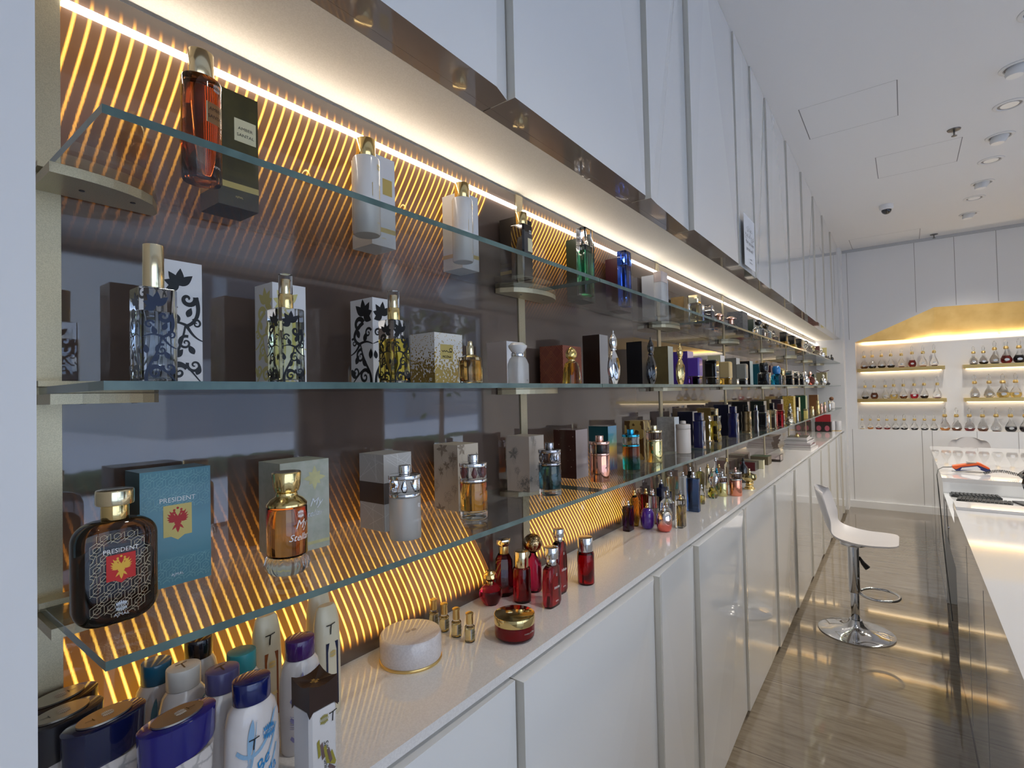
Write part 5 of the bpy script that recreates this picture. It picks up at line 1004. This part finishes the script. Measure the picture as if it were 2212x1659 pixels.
prof([(.045, .012), (.055, .024), (.145, .036), (.165, .022), (.15, .016)], -.0445, -.0405, plastic('white_sticker', (.70, .70, .72), .4), 'sticker', t)
MB().box(-.034, .034, -.145, -.085, .050, .0545).build('screen', plastic('grey_screen', (.35, .34, .32), .15), t); t.scale.z = 1.45
MB().tube([(5.42, -1.226, .952), (5.40, -1.17, .950), (5.36, -1.140, .935), (5.30, -1.128, .90), (5.22, -1.132, .80), (5.12, -1.136, .65), (4.95, -1.138, .48), (4.7, -1.139, .34), (4.45, -1.14, .24), (4.2, -1.139, .155)], .0035, 8).build('cable', plastic('grey_cable', (.06, .06, .06), .4))
tag(bpy.data.objects['cable'], 'thin grey cable running from the card terminal over the counter side', 'cable')
t = thing('desk_phone', 'black desk telephone at the right edge of the picture with a coiled cord', 'telephone', (5.30, -1.60, .92), 0)
prof([(0, 0), (.01, .02), (.10, .09), (.25, .11), (.26, 0)], -.09, .09, plastic('phone_black', (.012, .016, .016), .25), 'base', t); prof([(.0, .035), (.02, .06), (.12, .125), (.14, .12), (.03, .03)], -.095, -.045, BLACKG, 'handset', t)
c_ = [Vector((-.06+.01*math.sin(i*.05), .20-.0016*i+.03*0, .018+(.022*math.sin(i/120*PI) if i < 120 else 0))) for i in range(120)]
pts = [p+Vector((.010*math.cos(i*1.1), 0, .010*math.sin(i*1.1))) for i, p in enumerate(c_)]
MB().tube(pts, .0022, 6).build('coiled_cord', BLACK, t)
kbm = plastic('keyboard_black', (.012, .014, .015), .35)
def keyboard(label, x, y, w, d, rot):
    t = thing('keyboard', label, 'keyboard', (x, y, .81), rot); MB().loft(cy(w, 0, .014, .003, d), 14).build('base', kbm, t)
    mb = MB(); nx, ny = int(w/.021), int(d/.021)
    for i in range(nx):
        for j in range(ny): cx_ = -w/2+.010+(i+.5)*(w-.02)/nx; cy_ = -d/2+.006+(j+.5)*(d-.012)/ny; mb.box(cx_-.0082, cx_+.0082, cy_-.0078, cy_+.0078, .0142, .020)
    tag(mb.build('keys', plastic('key_black', (.02, .022, .024), .5), t), kind='stuff')
keyboard('black keyboard lying on the lower white desk, farther one', 4.90, -1.32, .13, .27, .05); keyboard('smaller black keypad lying in front of the farther keyboard', 4.70, -1.35, .14, .28, -.12)
t = thing('monitor', 'back of a dark monitor on the lower desk at the right edge of the picture', 'monitor', (4.75, -1.62, .81), .3)
MB().box(-.09, .09, -.10, .10, 0, .012).build('stand_base', BLACK, t); prof([(-.02, .012), (-.04, .05), (-.01, .16), (.02, .16), (.03, .012)], -.03, .03, plastic('charcoal_plastic', (0, 0, 0)), 'stand_neck', t); prof([(-.06, .05), (-.085, .14), (-.06, .23), (.35, .24), (.35, .06)], -.035, .005, BLACKG, 'screen', t)
# ---------------------------------------------------------------- stools
SEATM = plastic('white_seat_shell', (.50, .48, .48), .35)
def stool(label, x, y, hs, rot):
    t = thing('bar_stool', label, 'stool', (x, y, 0), rot)
    lo_([(.213, .213, 0), (.215, .215, .003), (.215, .215, .006), (.205, .205, .010), (.15, .15, .018), (.08, .08, .032), (.050, .050, .050), (.040, .040, .070), (.036, .036, .085)], CHROME, 'base', t, N=72)
    lo_(cy(.050, .0855, .26, .002), CHROME, 'pole', t); lo_(cy(.064, .2603, hs-.03, .003), CHROME, 'gas_cylinder', t)
    MB().tube([(0.03*math.cos(0), -.032, .268)]+[(.10*math.cos(q), -.12-.10*math.sin(q), .270) for q in [PI*.05+PI*.9*i/14*1 for i in range(15)]][0:0]+[(.115*math.sin(q), -.135+.105*math.cos(q), .270) for q in [.35+(2*PI-.7)*i/30 for i in range(31)]]+[(-.03, -.032, .268)], .0085, 10).build('footrest', CHROME, t)
    MB().tube([(.0, -.032, hs-.12), (.01, -.05, hs-.16), (.012, -.075, hs-.19)], [.006, .013, .018], 8).build('height_lever', BLACK, t)
    # moulded shell: profile from the back rim down and forward, y forward is -y
    K_ = [(.205, .350), (.190, .28), (.165, .19), (.135, .10), (.085, .035), (.01, .008), (-.08, .008), (-.17, .022), (-.245, .036)]; WK = [.150, .178, .198, .208, .210, .208, .202, .190, .165]
    def cr_(A, t):
        i = min(int(t), len(A)-2); f_ = t-i; a_, b_, c_, d_ = A[max(i-1, 0)], A[i], A[i+1], A[min(i+2, len(A)-1)]
        return .5*((2*b_)+(-a_+c_)*f_+(2*a_-5*b_+4*c_-d_)*f_*f_+(-a_+3*b_-3*c_+d_)*f_**3)
    n, nx = 41, 24; vs = []
    for side_ in (0, 1):
        for k in range(n):
            q = k/(n-1)*8; y_, z_, w_ = cr_([p[0] for p in K_], q), cr_([p[1] for p in K_], q), cr_(WK, q)
            e_ = min(q/.9, (8-q)/.9, 1); w_ *= (1-(1-e_)**2.6)**.5*.30+.70 if e_ < 1 else 1
            bk = max(0, min(1, (4.2-q)/2)); bk = bk*bk*(3-2*bk)
            for i in range(nx+1):
                u = -1+2*i/nx; c2 = abs(u)**2.4
                vs.append((w_*u, y_-.055*c2*bk+(.007*bk if side_ else 0), hs-.02+z_+.035*c2*(1-bk)*max(0, 1-max(0, q-5)/3)-.03*c2*(bk if q < 1 else 0)*(1-q)-(.009*(1-bk)+.001 if side_ else 0)))
    M_ = n*(nx+1); fs = []
    for j in range(n-1):
        for i in range(nx): a_ = j*(nx+1)+i; fs.append([a_, a_+1, a_+nx+2, a_+nx+1]); fs.append([M_+a_, M_+a_+nx+1, M_+a_+nx+2, M_+a_+1])
    rim = [i for i in range(nx+1)]+[(j+1)*(nx+1)+nx for j in range(n-1)]+[(n-1)*(nx+1)+i for i in range(nx-1, -1, -1)]+[j*(nx+1) for j in range(n-2, 0, -1)]
    for i in range(len(rim)): a_, b_ = rim[i], rim[(i+1) % len(rim)]; fs.append([b_, a_, a_+M_, b_+M_])
    mb = MB(); mb.add(vs, fs, 0, True); mb.build('seat', SEATM, t); lo_(cy(.15, hs-.045, hs-.024, .004), CHROME, 'seat_plate', t); return t
stool('white moulded bar stool with a chrome trumpet base standing in the aisle', 4.09, -.645, .615, 0)
stool('white stool back showing above the farther island counter', 7.90, -1.52, .66, PI/2+PI)
# ---------------------------------------------------------------- ceiling fixtures
lens = mat('lamp_lens', (.75, .75, .74), .3, emit=.05, ecol=(1, .95, .88)); rimm = mat('white_lamp_rim', (.70, .70, .70), .4); grv = mat('lamp_recess_shadow', (.25, .24, .24), .5)
for i, (x_, y_) in enumerate(((1.0, -1.5), (2.6, -1.5), (3.63, -1.54), (4.2, -1.53), (4.733, -1.556), (5.293, -1.57), (5.81, -1.57), (6.41, -1.571), (6.88, -1.55), (7.48, -1.557))):
    gim = i % 2 == 1
    if i >= 2:
        t = thing('downlight', '%s ceiling downlight, %s of the row from the right edge' % ('tilted cone' if gim else 'flush round', ORD[i-2]), 'ceiling light', (x_, y_, ZT), 0, 'ceiling downlights in a row')
        mb = MB(); mb.loft([(.085, .085, -.0002), (.085, .085, -.004), (.080, .080, -.007), (.066, .066, -.007), (.062, .062, -.001)], N=40, cap=False); mb.build('rim', rimm, t)
        lo_([(.0615, .0615, -.0008), (.0615, .0615, -.0012)], grv, 'recess', t, N=32)
        if gim: lo_([(.052, .052, -.0014, 0, 0), (.048, .048, -.035, -.004, .012), (.040, .040, -.050, -.006, .016)], rimm, 'tilting_head', t, N=32); lo_([(.038, .038, -.0502, -.006, .016), (.038, .038, -.0515, -.006, .016)], lens, 'lens', t, N=24)
        else: lo_([(.048, .048, -.0014), (.046, .046, -.0050)], lens, 'lens', t, N=32)
    lamp('downlight_beam', 'SPOT', (x_, y_, ZT-.07), 50 if x_ < 4.5 else 68, (1, .92, .80), (0, 0, 0), spot_size=math.radians(110), spot_blend=.8, shadow_soft_size=.05)
for i, x_ in enumerate((.2, 1.9, 3.6, 5.3, 7.0)):  # unseen row added to brighten the interior
    t = thing('downlight', 'added flush round ceiling downlight over the window side, %s of that row, seen only mirrored' % ORD[i], 'ceiling light', (x_, -3.1, ZT), 0, 'added ceiling downlights on the window side')
    lo_([(.085, .085, -.006), (.085, .085, -.0003)], rimm, 'rim', t, N=32); lo_([(.05, .05, -.0072), (.05, .05, -.0062)], lens, 'lens', t, N=32)
    lamp('downlight_beam', 'SPOT', (x_, -3.1, ZT-.07), 85, (1, .93, .84), (0, 0, 0), spot_size=math.radians(120), spot_blend=.8, shadow_soft_size=.05)
for x_, y_, lb in ((4.93, -1.286, 'nearer'), (8.2, -1.285, 'farther')):
    t = thing('sprinkler', 'small ceiling fire sprinkler, %s one' % lb, 'sprinkler', (x_, y_, ZT), 0, 'ceiling sprinklers'); SPK = metal('dull_steel', (.22, .21, .20), .4); lo_([(.040, .040, -.0003), (.038, .038, -.006), (.015, .015, -.012)], SPK, 'escutcheon', t, N=28); lo_(cy(.012, -.045, -.0125, .001), SPK, 'stem', t, N=14); lo_(cy(.034, -.049, -.0453, .001), SPK, 'deflector', t, N=20)
t = thing('dome_camera', 'white dome security camera with a black lens on the ceiling', 'security camera', (6.54, -.85, ZT), 0)
lo_([(.060, .060, -.0003), (.060, .060, -.030), (.055, .055, -.045), (.046, .046, -.050)], WHITE, 'housing', t, N=36); lo_([(.044*math.cos(PI/2*i/7)+.0005, .044*math.cos(PI/2*i/7)+.0005, -.0503-.042*math.sin(PI/2*i/7)) for i in range(8)], BLACKG, 'dome', t, N=32)
# notice on the cabinet door
t = tag(MB().box(0, .235, 0, .0006, 0, .27).build('notice', plastic('notice_paper', (.76, .77, .80), .5), None, (2.845, -.3145, 2.245)), 'white paper notice asking Have you been served well stuck on a wall cabinet', 'notice')
for i, l in enumerate(('\u0647\u0644 \u062a\u0645\u062a', '\u062e\u062f\u0645\u062a\u0643 \u062c\u064a\u062f\u0627', 'Have you been', 'served well !', )): text(t, l, .030 if i > 1 else .034, INK, front(0, .195-.036*i, .12))
for i, l in enumerate(('feedback', 'call or write')): text(t, l, .012, INK, front(0, .045-.018*i, .14))
# ---------------------------------------------------------------- outside, seen mirrored in the back panels
struct('ground', MB().box(-40, 60, -60, YO-.3, -.06, -.02), noisemat('plaza_paving', (.50, .54, .64), (.60, .64, .74), 3, .6))  # bluish skylight of the shaded plaza put into the paving colour
fc = plastic('hazy_blue_facade', (.24, .30, .38), .3); f2 = plastic('pale_stone_facade', (.45, .45, .46), .6)
def building(label, x0, x1, y0, y1, h, m, n):
    t = thing('building', label, 'building', ((x0+x1)/2, y1, -.02), 0); a, b = x0-(x0+x1)/2, x1-(x0+x1)/2
    MB().box(a, b, y0-y1, 0, 0, h).build('facade', m, t)
    for i in range(n):
        xa = a+(b-a)*(i+.15)/n; xb = a+(b-a)*(i+.85)/n; MB().box(xa, xb, .001, .05, 3.5, h-1).build('window_band', plastic('dark_facade_glass', (.04, .06, .09), .08), t)
building('tall blue-grey building mirrored at the left of the back panels', 8.8, 22, -40, -24, 17, fc, 6); building('pale stone building mirrored in the right shop window', 24, 58, -40, -30, 14, f2, 7)
hd = noisemat('hedge_leaves', (.02, .05, .02), (.06, .12, .05), 60, .7)
rd = random.Random(5); mb = MB()
for i in range(60): x_ = 2+i*.45; mb.loft([(.02, .02, 0), (.35+rd.random()*.1, .3, .1), (.38, .3, .3+rd.random()*.1), (.1, .1, .42)], 2, 10, cx=x_, cy=rd.random()*.2)
tag(mb.build('hedge', hd, None, (0, -11, -.02)), 'low clipped hedge outside, mirrored in the back panels', 'hedge', kind='stuff')
for i, x_ in enumerate((6.3, 8.6)):
    t = thing('planter', 'white tapered planter outside the shop window, %s in the mirror view' % ('left' if i == 0 else 'right'), 'planter', (x_, -6.2, -.02), 0, 'tapered planters outside'); MB().loft([(.35, .35, 0), (.62, .62, .75), (.56, .56, .75), (.54, .54, .66)], 14).build('pot', WHITE, t)
    mb = MB(); [mb.loft([(.01, .01, 0), (.09, .09, .1), (.01, .01, .22)], 2, 6, cx=rd.uniform(-.4, .4), cy=rd.uniform(-.4, .4)) for q in range(30)]; mb.v = [(a, b, c+.66) for a, b, c in mb.v]; tag(mb.build('plants', hd, t), kind='stuff')
t = thing('tree', 'leafy street tree outside, mirrored in the right shop window', 'tree', (10.5, -9.5, -.02), 0); MB().tube([(0, 0, 0), (.05, 0, 1.2), (0, .05, 2.4)], [.09, .07, .05], 10).build('trunk', plastic('bark', (.08, .05, .03), .9), t)
mb = MB(); [mb.loft([(.02, .02, 0), (.3, .3, .2), (.3, .3, .45), (.02, .02, .65)], 2, 7, cx=rd.gauss(0, .7), cy=rd.gauss(0, .7)) for q in range(1)]
mb = MB()
for q in range(420):
    a_, b_, c_ = rd.gauss(0, .75), rd.gauss(0, .75), 3.4+rd.gauss(0, .8); u = Vector((rd.gauss(0, 1), rd.gauss(0, 1), rd.gauss(0, 1))).normalized()*.16; v = u.cross(Vector((rd.random(), rd.random(), 1))).normalized()*.09; p = Vector((a_, b_, c_)); mb.add([p-u, p-v, p+u, p+v], [[0, 1, 2, 3]])
tag(mb.build('crown', hd, t), kind='stuff')
